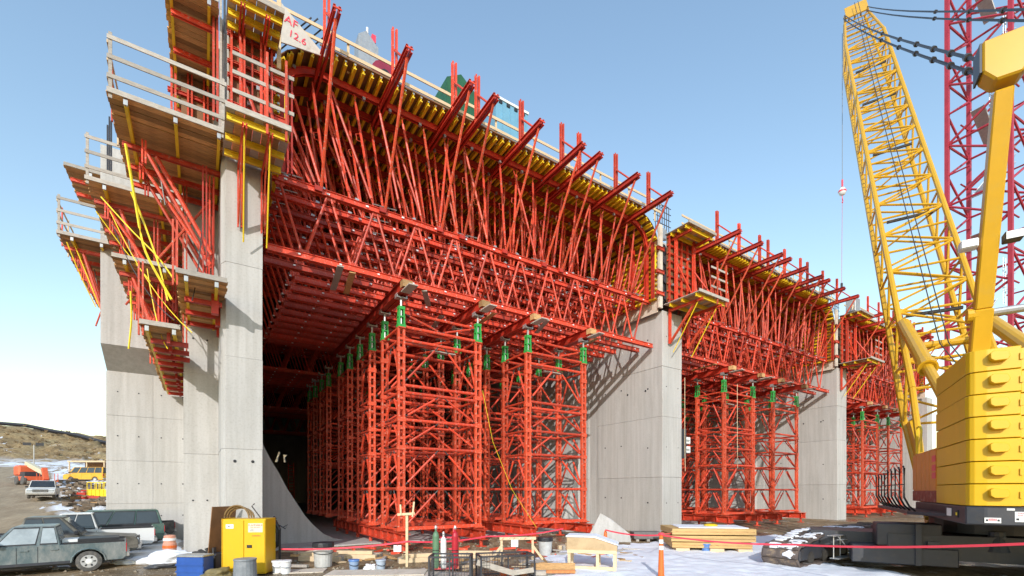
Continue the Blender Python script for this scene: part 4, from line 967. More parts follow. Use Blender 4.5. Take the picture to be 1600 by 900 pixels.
# ================================================================ vehicles
GLASS=mat('dark_glass',(.03,.035,.04),.12,.2,2,spec=.8)
GLASSL=mat('bright_glass',(.32,.36,.38),.15,.3,1.5,spec=.8)  # pale tone paints sky reflection into the near pickup's windows; also headlight lens colour
TYRE=mat('dusty_tyre',(.10,.095,.09),.9,.25,6,col2=(.3,.26,.2),amt=.5)
RIM=mat('wheel_rim',(.5,.5,.5),.35,.1,4,metal=.3)
LAMPR=mat('tail_lamp',(.5,.02,.03),.2,.1,4)
CHR=mat('bumper_metal',(.42,.42,.42),.3,.15,4,metal=.5)
def paint(name,c,dust=.5): return mat(name,c,.35,.1,1.2,col2=(.36,.32,.26),amt=dust,sc2=2,lo=.4,hi=.7)
def vehicle(label,cat,loc,yaw,body,kind='pickup',L=5.2,W=1.85,H=1.75,wr=.37,cabin=(.05,.42),lower=None,cap=False,glass=None,cabtop=None,stuff=False):
    t=thing(cat.replace(' ','_'),label,cat,loc,yaw); glass=glass or GLASS; lower=lower or body
    h=L/2; belt=H*.60; sill=.36; wb=(h*.60,-h*.60)
    # body outline with wheel openings (x forward)
    def outline(top):
        P=[(h,sill+.12),(h,belt*.72),(h-.12,belt*.86)]+top+[(-h,belt),(-h,sill+.1),(-h+.1,sill)]
        for wx in (wb[1],wb[0]):
            P.append((wx-wr*1.22,sill))
            for i in range(7):
                a=math.pi*(1-i/6); P.append((wx+math.cos(a)*wr*1.18,max(sill,wr+math.sin(a)*wr*1.16)))
            P.append((wx+wr*1.22,sill))
        return P+[(h-.1,sill)]
    hoodx=h*.38
    P=outline([(hoodx,belt)])
    b=MB().prism([(x,-W/2,z) for x,z in P],(0,W,0)).build('body',body,t,bev=.035)
    # cabin
    if kind=='extcab': xr0,xr1,xg0,xg1=-h*.26,h*.14,-h*.32,h*.36
    elif kind=='pickup': xr0,xr1,xg0,xg1=-h*.06,h*.16,-h*.14,hoodx
    elif kind=='crew': xr0,xr1,xg0,xg1=-h*.22,h*.14,-h*.30,hoodx
    elif kind=='van': xr0,xr1,xg0,xg1=-h*.96,h*.50,-h*.99,h*.72; hoodx=h*.72
    else: xr0,xr1,xg0,xg1=-h*.90,h*.12,-h*.98,hoodx
    wt=W/2-.16
    def cab(x0,x1,r0,r1,w0,w1,z0,z1):
        return [(x0,-w0,z0),(x1,-w0,z0),(x1,w0,z0),(x0,w0,z0),(r0,-w1,z1),(r1,-w1,z1),(r1,w1,z1),(r0,w1,z1)]
    m=MB(); m.add(cab(xg0,xg1,xr0,xr1,W/2-.03,wt,belt-.02,H),[(0,1,2,3),(4,5,6,7),(0,1,5,4),(1,2,6,5),(2,3,7,6),(3,0,4,7)]); m.build('cabin',cabtop or body,t,bev=.03)
    # windows, set 8 mm proud of the cabin skin
    def lerp(a,b2,f): return tuple(a[i]+(b2[i]-a[i])*f for i in range(3))
    K=cab(xg0,xg1,xr0,xr1,W/2-.03,wt,belt-.02,H)
    def pane(i0,i1,i2,i3,f0,f1,nrm,g=None):
        A=lerp(K[i0],K[i1],f0); B=lerp(K[i0],K[i1],f1); D=lerp(K[i3],K[i2],f0); E=lerp(K[i3],K[i2],f1)
        q=[lerp(A,D,.14),lerp(B,E,.14),lerp(B,E,.88),lerp(A,D,.88)]
        fr=[lerp(A,D,.07),lerp(B,E,.07),lerp(B,E,.95),lerp(A,D,.95)]; k_=.035*(1 if f1>f0 else 1); fr=[lerp(fr[0],fr[1],-k_),lerp(fr[1],fr[0],-k_),lerp(fr[2],fr[3],-k_),lerp(fr[3],fr[2],-k_)]
        n=Vector(nrm)*.012; MB().prism([Vector(p)-n*.8 for p in fr],n*1.3).build('window_seal',BLK,t); MB().prism([Vector(p)-n*.5 for p in q],n*1.5).build('window',g or glass,t)
    spl={'pickup':[(.06,.30),(.36,.90)],'extcab':[(.05,.30),(.38,.92)],'crew':[(.06,.44),(.49,.90)],'suv':[(.04,.30),(.33,.60),(.63,.92)],'van':[(.04,.24),(.27,.48),(.51,.72),(.76,.95)]}[kind]
    for a,c in spl:
        pane(0,1,5,4,a,c,(0,-1,.2)); pane(3,2,6,7,a,c,(0,1,.2))
    pane(1,2,6,5,.06,.94,(1,0,.6)); pane(0,3,7,4,.08,.92,(-1,0,.1))
    for s in (-1,1):
        for wx in wb:
            wl=MB().lathe([(.10,-.11),(wr*.72,-.12),(wr*.96,-.10),(wr,-.05),(wr,.05),(wr*.96,.10),(wr*.72,.12),(.10,.11)],n=24); o=wl.build('wheel',TYRE,t); o.matrix_basis=Matrix.Translation((wx,s*(W/2-.12),wr))@Matrix.Rotation(R(90),4,'X')
            rm=MB(); rm.lathe([(.06,-.128),(wr*.62,-.124),(wr*.62,.124),(.06,.128)],n=20); rm.build('rim',RIM,o)
            hb_=MB(); hb_.lathe([(.03,-.15),(.09,-.14),(.09,.14),(.03,.15)],n=12); hb_.build('hub',WHT,o)
            ho=MB()
            for q in range(6):
                a=q*math.pi/3
                for z in (-.128,.122): ho.box((math.cos(a)*wr*.42,math.sin(a)*wr*.42,z+.003),(.07,.05,.008),Matrix.Rotation(a,3,'Z'))
            tag(ho.build('rim_holes',BLK,o),kind='stuff')
        MB().box((h-.015,s*(W/2-.26),belt*.72),(.06,.40,.17)).build('headlight',GLASSL,t)
        MB().box((-h+.01,s*(W/2-.09),belt*.80),(.06,.17,.30)).build('tail_light',LAMPR,t)
        for a in (wb[0],wb[1]):
            m=MB(); pr=[(a+math.cos(math.pi*i/8)*wr*1.26,s*(W/2+.012),max(sill,wr+math.sin(math.pi*i/8)*wr*1.24)) for i in range(9)]; m.path(pr,.028,4); m.build('wheel_arch_trim',lower,t)
        MB().bx(wb[1]+wr*1.25,wb[0]-wr*1.25,s*W/2-.012,s*W/2+.012,sill-.02,sill+.07).build('sill',DGREY,t)
        MB().box((xg1-.18,s*(W/2+.10),belt+.10),(.12,.20,.15)).build('mirror',BLK,t,bev=.02)
        m=MB(); 
        for f in ([.34] if kind=='pickup' else [.46,.04] if kind=='crew' else [.33,.62]):
            x=xg0+(xg1-xg0)*f; m.bx(x-.006,x+.006,s*(W/2)-.004,s*(W/2)+.006,sill+.05,belt-.03)
        x=xg1-.05; m.bx(x-.006,x+.006,s*(W/2)-.004,s*(W/2)+.006,sill+.05,belt-.03); tag(m.build('door_gap',BLK,t),kind='stuff')
        for f in ([.42] if kind=='pickup' else [.52,.10]): MB().box((xg0+(xg1-xg0)*f,s*(W/2+.012),belt-.14),(.20,.03,.05)).build('door_handle',lower,t)
    MB().bx(-h-.1,-h+.06,-W/2+.03,W/2-.03,.44,.62).build('rear_bumper',CHR,t,bev=.02); MB().bx(h-.06,h+.1,-W/2+.02,W/2-.02,.40,.60).build('front_bumper',CHR,t,bev=.02)
    gr=MB().box((h+.0,0,belt*.72),(.05,W-.9,.24)).build('grille',BLK,t)
    for z in (-.05,.05): MB().box((h+.03,0,belt*.72+z),(.02,W-.95,.03)).build('grille_bar',CHR,gr)
    if kind!='suv':
        x0,x1=-h+.07,xg0-.06
        MB().bx(x0,x1,-W/2+.09,W/2-.09,belt+.002,belt+.012).build('bed_floor',BLK,t)
        for s in (-1,1): MB().bx(x0-.03,x1,s*(W/2-.05)-.045,s*(W/2-.05)+.045,belt,belt+.07).build('bed_rail',lower if cap else BLK,t)
        if cap: 
            m=MB(); m.add(cab(x0,x1+.05,x0+.15,x1+.02,W/2-.03,wt+.04,belt+.05,H-.04),[(0,1,2,3),(4,5,6,7),(0,1,5,4),(1,2,6,5),(2,3,7,6),(3,0,4,7)]); c=m.build('bed_cap',cabtop or body,t,bev=.03)
            for s in (-1,1): MB().prism([(x0+.2,s*(W/2-.055),belt+.14),(x1-.12,s*(W/2-.055),belt+.14),(x1-.14,s*(W/2-.12),H-.15),(x0+.26,s*(W/2-.12),H-.15)],(0,s*.015,0)).build('window',glass,c)
    MB().bx(-h+.4,h-.4,-W/2+.15,W/2-.15,.26,sill+.04).build('underbody',BLK,t)
    return t
def dirxy(px,D):
    a=(px-800)/728.8; return (D*(.55403+.8325*a),D*(.8325-.55403*a))
GP_=mat('grey_green_paint',(.10,.14,.15),.28,.12,1.2,col2=(.40,.38,.35),amt=.65,sc2=2.4,lo=.42,hi=.72,stretch=(1,1,.5)); OLI=paint('dark_olive_paint',(.07,.065,.05),.5); WP=paint('white_car_paint',(.72,.72,.70),.25); GRE=paint('dark_green_paint',(.02,.09,.075),.35); BLKP=paint('black_car_paint',(.03,.03,.035),.4)
def park(label,cat,px,D,ang,paint_,kind,L,W,H,wr,**k):      # px: where the near end of the body stands
    x,y=dirxy(px,D); a=R(ang); s=1 if math.cos(a)<0 else -1
    cx=x+math.cos(a)*L/2*s; cy=y+math.sin(a)*L/2*s
    return vehicle(label,cat,(cx,cy,hz(cx,cy)),a,paint_,kind,L,W,H,wr,**k)
v=park('dusty grey-green pickup truck nearest the camera at lower left','pickup truck',197,17.6,186,GP_,'extcab',5.0,1.75,1.64,.36,lower=GP_,glass=GLASSL)
MB().box((-1.05,.1,1.07),(.5,.9,.12)).build('load_board',WHT,v); MB().box((-1.75,.1,1.07),(1.1,1.2,.14)).build('load_cover',BLK,v)
park('dark olive crew-cab pickup truck facing right beside the nearest one','pickup truck',217,19.9,4,OLI,'crew',5.4,1.85,1.80,.40)
park('white pickup truck with dark rear side windows, third from the camera','pickup truck',240,22.2,186,WP,'crew',5.5,1.9,1.80,.38)
park('dark green estate car with dark windows parked beyond the white pickup','estate car',255,24.6,186,GRE,'suv',5.3,1.9,1.85,.37)
park('black pickup truck farthest in the parked row by the wall','pickup truck',271,27.0,186,BLKP,'pickup',5.0,1.8,1.7,.36)
def far(px,py,D): x,y=dirxy(px,D); return (x,y,2.8+(767-py)/728.8*D)
def onground(px,D): x,y=dirxy(px,D); return (x,y,hz(x,y))
p=onground(68,46); vehicle('dirty white pickup truck driving towards the camera on the site road','pickup truck',p,math.atan2(-.98,.12),WP,'crew',5.4,1.95,1.75,.38)
YB=paint('yellow_bus_paint',(.70,.36,.02),.2)
p=onground(139,72); vehicle('yellow passenger van parked by the wooden shed on the hill road','van',p,math.atan2(.55,-.85),YB,'van',6.0,2.1,2.3,.40)
# boom lift
ORL=mat('orange_lift_paint',(.70,.13,.05),.4,.1,2)
p=onground(50,62); t=thing('boom_lift','orange boom lift with a cream arm parked on the site road','boom lift',p,math.atan2(-.85,.45))
MB().bx(-1.5,1.5,-1.1,1.1,.55,1.1).build('chassis',ORL,t,bev=.05); MB().bx(-2.6,-.7,-1.1,1.1,1.2,2.6).build('counterweight',ORL,t,bev=.2); MB().bx(-.9,1.0,-.95,.95,1.15,1.7).build('turret',DGREY,t)
MB().bar((-1.7,0,2.9),(4.2,0,1.5),.5,.55).build('arm',mat('cream_paint',(.62,.55,.38),.5,.1,2),t,bev=.03); MB().bar((4.0,0,2.1),(4.6,0,.6),.5,.45).build('jib',ORL,t); MB().bx(4.5,5.6,-.9,.9,.35,.5).build('basket_floor',ORL,t)
for x in (4.55,5.55):
    for y in (-.85,.85): MB().bar((x,y,.5),(x,y,1.45),.06,.06).build('basket_post',ORL,t)
for x in (-1.1,1.1):
    for s in (-1,1): o=MB().lathe([(.12,-.18),(.5,-.18),(.55,-.1),(.55,.1),(.5,.18),(.12,.18)],n=18).build('wheel',TYRE,t); o.matrix_basis=Matrix.Translation((x,s*1.1,.55))@Matrix.Rotation(R(90),4,'X')
p=onground(148,80); t=thing('timber_shed','open timber shed with a flat roof on the far road','shed',p,R(-35))
MB().bx(-3.2,3.2,-1.6,1.6,2.35,2.55).build('roof',WOOD,t); MB().bx(-3,3,1.35,1.5,0,2.35).build('back_wall',PLY,t)
for x in (-3,0,3): MB().bar((x,-1.45,-.2),(x,-1.45,2.35),.14,.14).build('post',WOOD,t)
p=onground(159,50); t=thing('yellow_cage','yellow steel mesh cage standing by the abutment wall','cage',p,R(-30)); 
for z in (.05,.75,1.5): 
    for y in (-.6,.6): MB().bar((-1,y,z),(1,y,z),.07,.07).build('rail',YEL,t)
for x in (-1,-.6,-.2,.2,.6,1):
    for y in (-.6,.6): MB().bar((x,y,0),(x,y,1.5),.05,.05).build('bar',YEL,t)
MB().bx(-.95,.95,-.58,-.56,.05,.7).build('panel',YEL,t)
t=thing('light_mast','thin portable light mast on the far road','light mast',onground(53,66)); MB().tube((0,0,0),(0,0,5.2),.07).build('pole',GALV,t)
for s in (-.7,.6): MB().box((s,0,5.3),(.8,.3,.4)).build('lamp_head',BLK,t)
# pipe on the ridge
pts=[]
for px in (-60,0,40,80,120,160,200): x,y=dirxy(px,131); pts.append((x,y,hz(x,y)+.9))
tag(MB().path(pts,.55,6).build('ridge_pipe',BLK),'long black pipe running along the top of the grassy hill','pipe')
SLP=sorted([(random.uniform(88,163),random.uniform(30,58)) for _ in range(60)])
SLP=[p for p in SLP if onground(*p)[0]>-.205*onground(*p)[1]+2.2][:16]
for k,(px,D) in enumerate(SLP):      # rubble and planks on the snowy slope left of the wall
    q=onground(px,D)
    tag(MB().box((0,0,.1),(random.uniform(.6,3),random.uniform(.15,.6),random.uniform(.1,.35)),Matrix.Rotation(random.uniform(0,3),3,'Z')).build('scrap_timber',(PLANKG,PLANK,RED2)[k%3],None,bev=.02,loc=q),'%s scrap timber from the left on the snowy slope by the wall'%ORD[k],'scrap timber','scrap timber on the snowy slope')
USED={}
LM=[(389,'the yellow cabinet'),(445,'the white buckets'),(505,'the curved flare bin'),(553,'the blue pail'),(595,'the white bag'),(636,'the T-shaped stake'),(700,'the gas bottles'),(760,'the left wire cage'),(808,'the sawhorse barrier'),(852,'the bin by the base beams'),(926,'the timber box'),(985,'the leaning pale sheet')]
def lab(adj,what,px,D,lm=LM,near=17.2):
    n,nm=min(lm,key=lambda q:abs(q[0]-px)); side='left of' if px<n-12 else 'right of' if px>n+12 else ('behind' if D>near+1.4 else 'before')
    s='%s %s %s %s'%(adj,what,side,nm); USED[s]=USED.get(s,0)+1; k=USED[s]
    return s if k==1 else '%s %s'%(ORD[k-1],s)
# ================================================================ foreground
FD=Vector((.55403,.8325,0)); RD=Vector((.8325,-.55403,0)); FA=-math.atan2(485,728.8)   # yaw of an object that faces the camera
def G(px,py): x,y=gp(px,py); return (x,y,0.0)
def GB(px,D): x,y=dirxy(px,D); return (x,y,0)
t=thing('safety_cabinet','yellow two-door FLAMMABLE safety cabinet against the pier','cabinet',GB(389,15.9),FA+R(6))
MB().bx(-.68,.68,-.35,.5,.02,1.86).build('carcass',CWY,t,bev=.015)
for a,b in ((-.665,-.008),(.008,.665)): MB().bx(a,b,-.38,-.352,.08,1.82).build('door',CWY,t,bev=.008)
MB().bx(-.70,-.68,-.37,.5,0.02,1.88).build('side_edge',CWY,t)
lb=MB().bx(.14,.60,-.39,-.382,1.42,1.72).build('warning_label',mat('label_paper',(.75,.70,.48),.6,.05,4),t); text('FLAMMABLE',.082,TAPE,lb,(.37,-.394,1.655),(R(90),0,0)); text('KEEP FIRE AWAY',.042,TAPE,lb,(.37,-.394,1.585),(R(90),0,0)); 
MB().bx(.2,.32,-.394,-.39,1.45,1.54).build('pictogram',GALV,lb); text('FLAMMABLE',.05,TAPE,t,(.4,-.386,1.30),(R(90),0,0))
lb=MB().bx(-.56,-.32,-.39,-.382,1.55,1.69).build('white_label',WHT,t); MB().bx(-.5,-.44,-.395,-.39,1.60,1.63).build('print_mark',BLK,lb)
MB().bx(.10,.26,-.41,-.38,.90,1.0).build('handle',BLK,t,bev=.01)
MB().bx(-.6,.6,-.3,.45,0,.03).build('base',DGREY,t)
o=Vector(GB(370,15.9)); m=MB()
t=thing('hose_coil','brown rubber hose coiled on top of the yellow cabinet','hose',(o.x,o.y,1.86),FA)
for k in range(3): MB().path([(.42*math.cos(a)+.05*k,.06*k,.42*math.sin(a)*(1-.1*k)+.02) for a in [math.pi*i/12 for i in range(13)]],.03,6).build('hose_loop',mat('brown_hose_%d'%k,(.20,.12,.04),.6,.2,4),t)
MB().path([(.75,.1,.02),(.45,.1,.42),(.55,.1,.5)],.02,5).build('hose_end',STEEL,t)
def board(label,px0,py0,px1,py1,w,th,m_,tilt,yoff=0): pass
t=thing('leaning_plank','long narrow timber plank leaning against the stepped pier','plank',GB(322,17.6),FA); MB().bar((0,0,0),(.55,.9,2.15),.14,.04,(0,1,0)).build('plank',WOOD,t)
t=thing('leaning_sheet','brown plywood sheet leaning edge-on beside the yellow cabinet','plywood sheet',GB(342,16.6),FA+R(75)); MB().bar((0,0,0),(.0,-.25,2.25),1.0,.03,(0,1,0)).build('sheet',PLY,t)
BLU=mat('blue_plastic',(.02,.085,.34),.4,.15,3); BLUL=mat('light_blue_plastic',(.10,.22,.50),.45,.15,3)
t=thing('blue_tool_chest','blue ribbed tool chest at the foot of the pier','chest',GB(305,15.2),FA+R(-3))
MB().bx(-.45,.45,-.25,.25,0,.66).build('chest_body',BLU,t,bev=.02); MB().bx(-.46,.46,-.26,.26,.665,.74).build('lid',GALV,t,bev=.02)
for z in (.18,.40): MB().bx(-.455,.455,-.275,-.25,z,z+.05).build('rib',BLU,t)
t=thing('black_crate','black plastic crate with rubbish behind the blue chest','crate',GB(322,16.2),FA+R(10)); MB().bx(-.42,.42,-.3,.3,0,.62).build('crate_body',BLK,t,bev=.02); MB().bx(-.45,.45,-.33,.33,.58,.64).build('rim',DGREY,t)
for k in range(4): MB().box((-.25+.17*k,.0,.68),(.3,.2,.05),Matrix.Rotation(.5*k,3,'Y')).build('scrap_piece',BLK,t)
GPL=mat('grey_plastic',(.20,.22,.24),.55,.15,3,col2=(.34,.35,.36),amt=.5)
def bin_(label,cat,loc,r0,r1,h,m_,rim=None,handle=False,lid=None,name=None):
    t=thing(name or cat.replace(' ','_'),label,cat,loc); MB().lathe([(r0,0),(r1,h),(r1-.03,h),(r0-.02,.04)],n=20).build('shell',m_,t)
    MB().lathe([(r1+.012,h-.05),(r1+.02,h-.02),(r1+.012,h+.01),(r1-.02,h+.01)],n=20).build('rim',rim or m_,t)
    if handle: MB().path([(r1*math.cos(a),-.02-r1*math.sin(a)*1.02,h*.62-.05*math.sin(a)) for a in [math.pi*i/10 for i in range(11)]],.012,4).build('handle',BLK if rim is not m_ else GALV,t)
    if lid: lid(t)
    return t
def bag(r,h):
    def f(t): m=MB(); m.lathe([(r*.6,h-.04),(r*1.0,h+.0),(r*1.07,h-.02),(r*1.09,h-.14),(r*1.03,h-.16)],n=14); m.build('bag_rim',BLK,t)
    return f
bin_('round grey plastic drum upside down before the yellow cabinet','drum',GB(383,14.7),.34,.31,.66,GPL)
WB=mat('white_bucket',(.74,.74,.74),.4,.05,3)
bin_('white plastic bucket by the cabinet, left one of the pair','bucket',GB(434,15.9),.15,.18,.42,WB,WB,True); bin_('white plastic bucket by the cabinet, right one of the pair','bucket',GB(446,15.8),.15,.18,.44,WB,WB,True)
GAL2=mat('galvanised_bin',(.48,.48,.46),.5,.15,5,col2=(.3,.28,.24),amt=.5)
bin_('grey rubbish bin with a black bag beside the curved flare','rubbish bin',GB(505,17.3),.30,.36,.88,GAL2,BLK,True,bag(.36,.88)); bin_('grey rubbish bin with a black bag before the tower base beams','rubbish bin',GB(852,20.3),.26,.32,.78,GAL2,BLK,False,bag(.32,.78))
bin_('light blue pail standing alone in the mud','pail',GB(553,16.4),.14,.17,.38,mat('grey_blue_pail',(.24,.33,.48),.5,.1,3),BLUL,True,name='pail'); bin_('pale blue-grey pail beside the white bag','pail',GB(595,16.4),.14,.165,.38,mat('grey_blue_pail2',(.36,.42,.5),.5,.1,3),None,True)
bin_('blue bucket before the timber stack','bucket',GB(1103,21.6),.17,.21,.36,BLUL,BLUL,True); bin_('pale blue bucket behind the timber box','bucket',GB(954,19.6),.15,.18,.42,mat('ice_blue',(.42,.52,.66),.5,.1,3),None,True)
from mathutils import noise as _n
def lump(label,cat,loc,r,m_,seed=0,sz=(1,1,.8),name=None):
    import bmesh
    b=bmesh.new(); bmesh.ops.create_icosphere(b,subdivisions=4,radius=r)
    for v in b.verts:
        k=1+.42*_n.noise(v.co/r*1.6+Vector((seed,0,0)))+.22*_n.noise(v.co/r*3.1+Vector((seed,7,0)))+.13*_n.noise(v.co/r*5+Vector((seed,3,0))); v.co=Vector((v.co.x*sz[0],v.co.y*sz[1],max(-r*.3,v.co.z*sz[2])))*k
    me=bpy.data.meshes.new(cat); b.to_mesh(me); b.free(); me.materials.append(m_)
    for p in me.polygons: p.use_smooth=True
    o=link(name or cat.replace(' ','_'),me,None,(loc[0],loc[1],loc[2]+r*.25)); return tag(o,label,cat)
lump('crumpled white plastic bag on the mud beside the pails','plastic bag',GB(579,16.5),.22,WHT,2)
t=thing('hose_stand','black hoses hung on a post beside the yellow cabinet','hose stand',GB(437,16.6),FA)
MB().tube((0,0,0),(0,0,1.45),.045).build('post',BLK,t); MB().lathe([(.2,0),(.2,.05)],n=12).build('foot',BLK,t); MB().tube((0,0,1.4),(-.18,0,1.75),.06).build('top_arm',BLK,t); MB().lathe([(.02,-.08),(.09,0),(.02,.08)],n=10).build('knob',BLK,t,loc=(-.2,0,1.82))
for k in range(4): MB().path([(-.2+.03*k+(.13-.015*k)*math.sin(a),-.05+.03*k,1.15+(.42-.03*k)*math.cos(a)) for a in [2*math.pi*i/14 for i in range(15)]],.028,5).build('hose_loop',BLK,t)
MB().path([(-.05,0,1.6),(.2,0,1.45),(.28,0,1.6),(.12,.0,1.5)],.02,4).build('cable',BLK,t)
# timber T post, tape, notice
t=thing('timber_post','pale timber T-shaped stake standing before the tower','stake',GB(636,17.2),FA); MB().bar((0,0,0),(0,0,1.95),.09,.09,(0,1,0)).build('upright',WOOD,t); MB().bar((-.34,-.06,1.93),(.30,-.06,1.97),.04,.09).build('cross_piece',WOOD,t); MB().bar((-.2,-.1,1.9),(-.22,-.1,2.3),.06,.04,(0,1,0)).build('cleat',WOOD,t); MB().bar((.22,-.1,1.85),(.28,-.1,2.4),.06,.04,(0,1,0)).build('cleat',WOOD,t)
def tape(pts,label,r=.012):
    P=[Vector(p) for p in pts]; m=MB()
    for a,b in zip(P,P[1:]):
        n=8; Q=[a.lerp(b,i/n)-Vector((0,0,.10*4*(i/n)*(1-i/n))) for i in range(n+1)]
        for c,d in zip(Q,Q[1:]): m.bar(c,d,.006,.06)
    o=m.build('barrier_tape',TAPE); return tag(o,label,'barrier tape')
def GZ(px,py,D): x,y=dirxy(px,D); return (x,y,2.8+(767-py)/728.8*D)
tape([GZ(438,858,16.6),GZ(636,846,17.1)],'red barrier tape from the hose post to the timber stake')
t=thing('notice','white paper notice taped to the barrier tape by the stake','notice',GZ(621,857,17.05),FA); MB().box((0,0,0),(.28,.01,.24)).build('paper',WHT,t); MB().box((0,-.008,.12),(.06,.006,.03)).build('tape_strip',TAPE,t)
tape([GZ(636,846,17.1),GZ(760,838,19),GZ(880,826,21)],'red barrier tape from the stake to the rear cone')
tape([GZ(946,828,21),GZ(1033,836,18.6)],'red barrier tape from the rear cone to the delineator post'); tape([GZ(1033,836,18.6),GZ(1240,851,15),GZ(1700,845,9.0)],'long red barrier tape from the delineator across the crane',)
tape([GZ(1033,834,18.6),GZ(1068,826,28)],'short red barrier tape from the delineator back to the pier')
ORC=mat('orange_cone',(.75,.14,.02),.5,.1,4)
t=thing('delineator_post','tall orange delineator post with white bands on the snow','delineator',GB(1033,14.9))
MB().lathe([(.20,0),(.20,.05),(.1,.07)],n=8).build('base',BLK,t); MB().lathe([(.10,.06),(.055,1.38),(.02,1.42)],n=14).build('post',ORC,t)
for z in (.92,1.12): MB().lathe([(.075-.02*(z-.9),z),(.072-.02*(z-.9),z+.13)],n=14).build('white_band',WHT,t)
MB().lathe([(.09,1.40),(.09,1.45),(.05,1.47)],n=10).build('cap',TAPE,t)
t=thing('traffic_cone','orange traffic cone behind the timber box','traffic cone',GB(938,20.2)); MB().lathe([(.19,.04),(.03,.75)],n=14).build('cone',ORC,t); MB().bx(-.23,.23,-.23,.23,0,.04).build('base',ORC,t)
t=thing('slim_cone','slim orange cone behind the timber box where the tape ends','traffic cone',GB(946,21.2)); MB().lathe([(.14,0),(.07,.9),(.03,1.02)],n=12).build('cone',ORC,t)
# gas bottle trolley
t=thing('gas_trolley','red hand truck for gas bottles with two wheels','hand truck',GB(695,16.4),FA)
for x in (-.3,.3): MB().bar((x,.12,.1),(x,.12,1.5),.04,.04,(0,1,0)).build('rail',TAPE,t)
for z in (.3,.75,1.15): MB().bar((-.3,.12,z),(.3,.12,z),.04,.05).build('cross_bar',TAPE,t)
MB().bx(-.36,.36,-.25,.15,.08,.12).build('toe_plate',TAPE,t)
for x in (-.42,.42):
    o=MB().lathe([(.08,-.05),(.24,-.05),(.26,0),(.24,.05),(.08,.05)],n=18).build('wheel',TYRE,t); o.matrix_basis=Matrix.Translation((x,.16,.26))@Matrix.Rotation(R(90),4,'Y')
for x in (-.25,.45): MB().bar((x,-.25,.1),(x-.05,.05,1.0),.16,.04,(0,1,0)).build('guard',ORC,t)
def bottle(label,px,D,r,h,m_,z=.12,cap=None):
    x,y=dirxy(px,D); t=thing('gas_bottle',label,'gas bottle',(x,y,z)); MB().lathe([(r*.9,0),(r,.04),(r,h*.82),(r*.75,h*.90),(r*.3,h*.95),(r*.3,h)],n=18).build('bottle',m_,t,smooth=False); MB().lathe([(r*.4,h),(r*.45,h+.05),(r*.3,h+.12)],n=10).build('valve',cap or GALV,t); MB().lathe([(r+.004,h*.45),(r+.006,h*.47)],n=18).build('band',BLK,t)
bottle('tall green gas bottle on the red trolley',681,16.2,.115,1.35,mat('bottle_green',(.10,.20,.11),.4,.1,4)); bottle('shorter white gas bottle on the red trolley',693,16.15,.10,1.15,WHT); bottle('dark red gas bottle on the right of the trolley',711,16.2,.115,1.35,mat('bottle_red',(.42,.015,.03),.35,.1,4))
# wire cages
def cage(label,px,D,w,d,h,yaw,pat):
    x,y=dirxy(px,D); t=thing('wire_cage',label,'wire cage',(x,y,0),FA+yaw)
    for z in (.02,h):
        for yy in (-d/2,d/2): MB().bar((-w/2,yy,z),(w/2,yy,z),.05,.05).build('frame_bar',DGREY,t)
        for xx in (-w/2,w/2): MB().bar((xx,-d/2,z),(xx,d/2,z),.05,.05).build('frame_bar',DGREY,t)
    for xx in (-w/2,0,w/2):
        for yy in (-d/2,d/2): MB().bar((xx,yy,0),(xx,yy,h),.05,.05).build('frame_post',DGREY,t)
    m=MB()
    for yy in (-d/2,d/2):
        k=int(w/.09)
        for i in range(k): m.box((-w/2+i*.09,yy,h/2),(.008,.008,h))
        for i in range(int(h/.09)): m.box((0,yy,i*.09),(w,.008,.008))
    for xx in (-w/2,w/2):
        for i in range(int(d/.09)): m.box((xx,-d/2+i*.09,h/2),(.008,.008,h))
        for i in range(int(h/.09)): m.box((xx,0,i*.09),(.008,d,.008))
    tag(m.build('wire_mesh',DGREY,t),kind='stuff'); return t
cage('grey wire mesh cage in front of the gas bottles',705,14.6,1.25,.8,.78,0,0); t=cage('black wire mesh cage with a pale board, right of the gas bottles',789,15.3,1.75,.9,.72,R(14),0)
t=thing('strap_board','long grey weathered board lying against the right wire cage','board',GB(760,14.7),FA); MB().bar((-.3,0,.55),(.9,.1,.18),.18,.03,(0,1,0)).build('board',PLANKG,t); MB().bar((.85,.1,.2),(1.5,.2,.28),.16,.03,(0,1,0)).build('board',PLANKG,t)
# trestle barrier
t=thing('sawhorse_barrier','timber sawhorse barrier with red and white tape and a notice','barrier',GB(808,18.6),FA)
for x in (-.62,.62):
    MB().bar((x,0,0),(x,0,.9),.09,.09,(0,1,0)).build('leg',WOOD,t); MB().bar((x+(.0 if x>0 else 0),.0,.62),(x+(.42 if x>0 else -.42),0,.05),.09,.05,(0,1,0)).build('brace',WOOD,t)
MB().bar((-.7,-.05,.9),(.75,-.05,.92),.05,.12).build('top_rail',WOOD,t)
for i in range(6): MB().bar((-.6+i*.22,-.085,.87),(-.53+i*.22,-.085,.95),.01,.05,(0,1,0)).build('red_stripe',TAPE if i%2==0 else WHT,t)
MB().box((-.1,-.1,.72),(.28,.01,.28)).build('notice_paper',WHT,t)
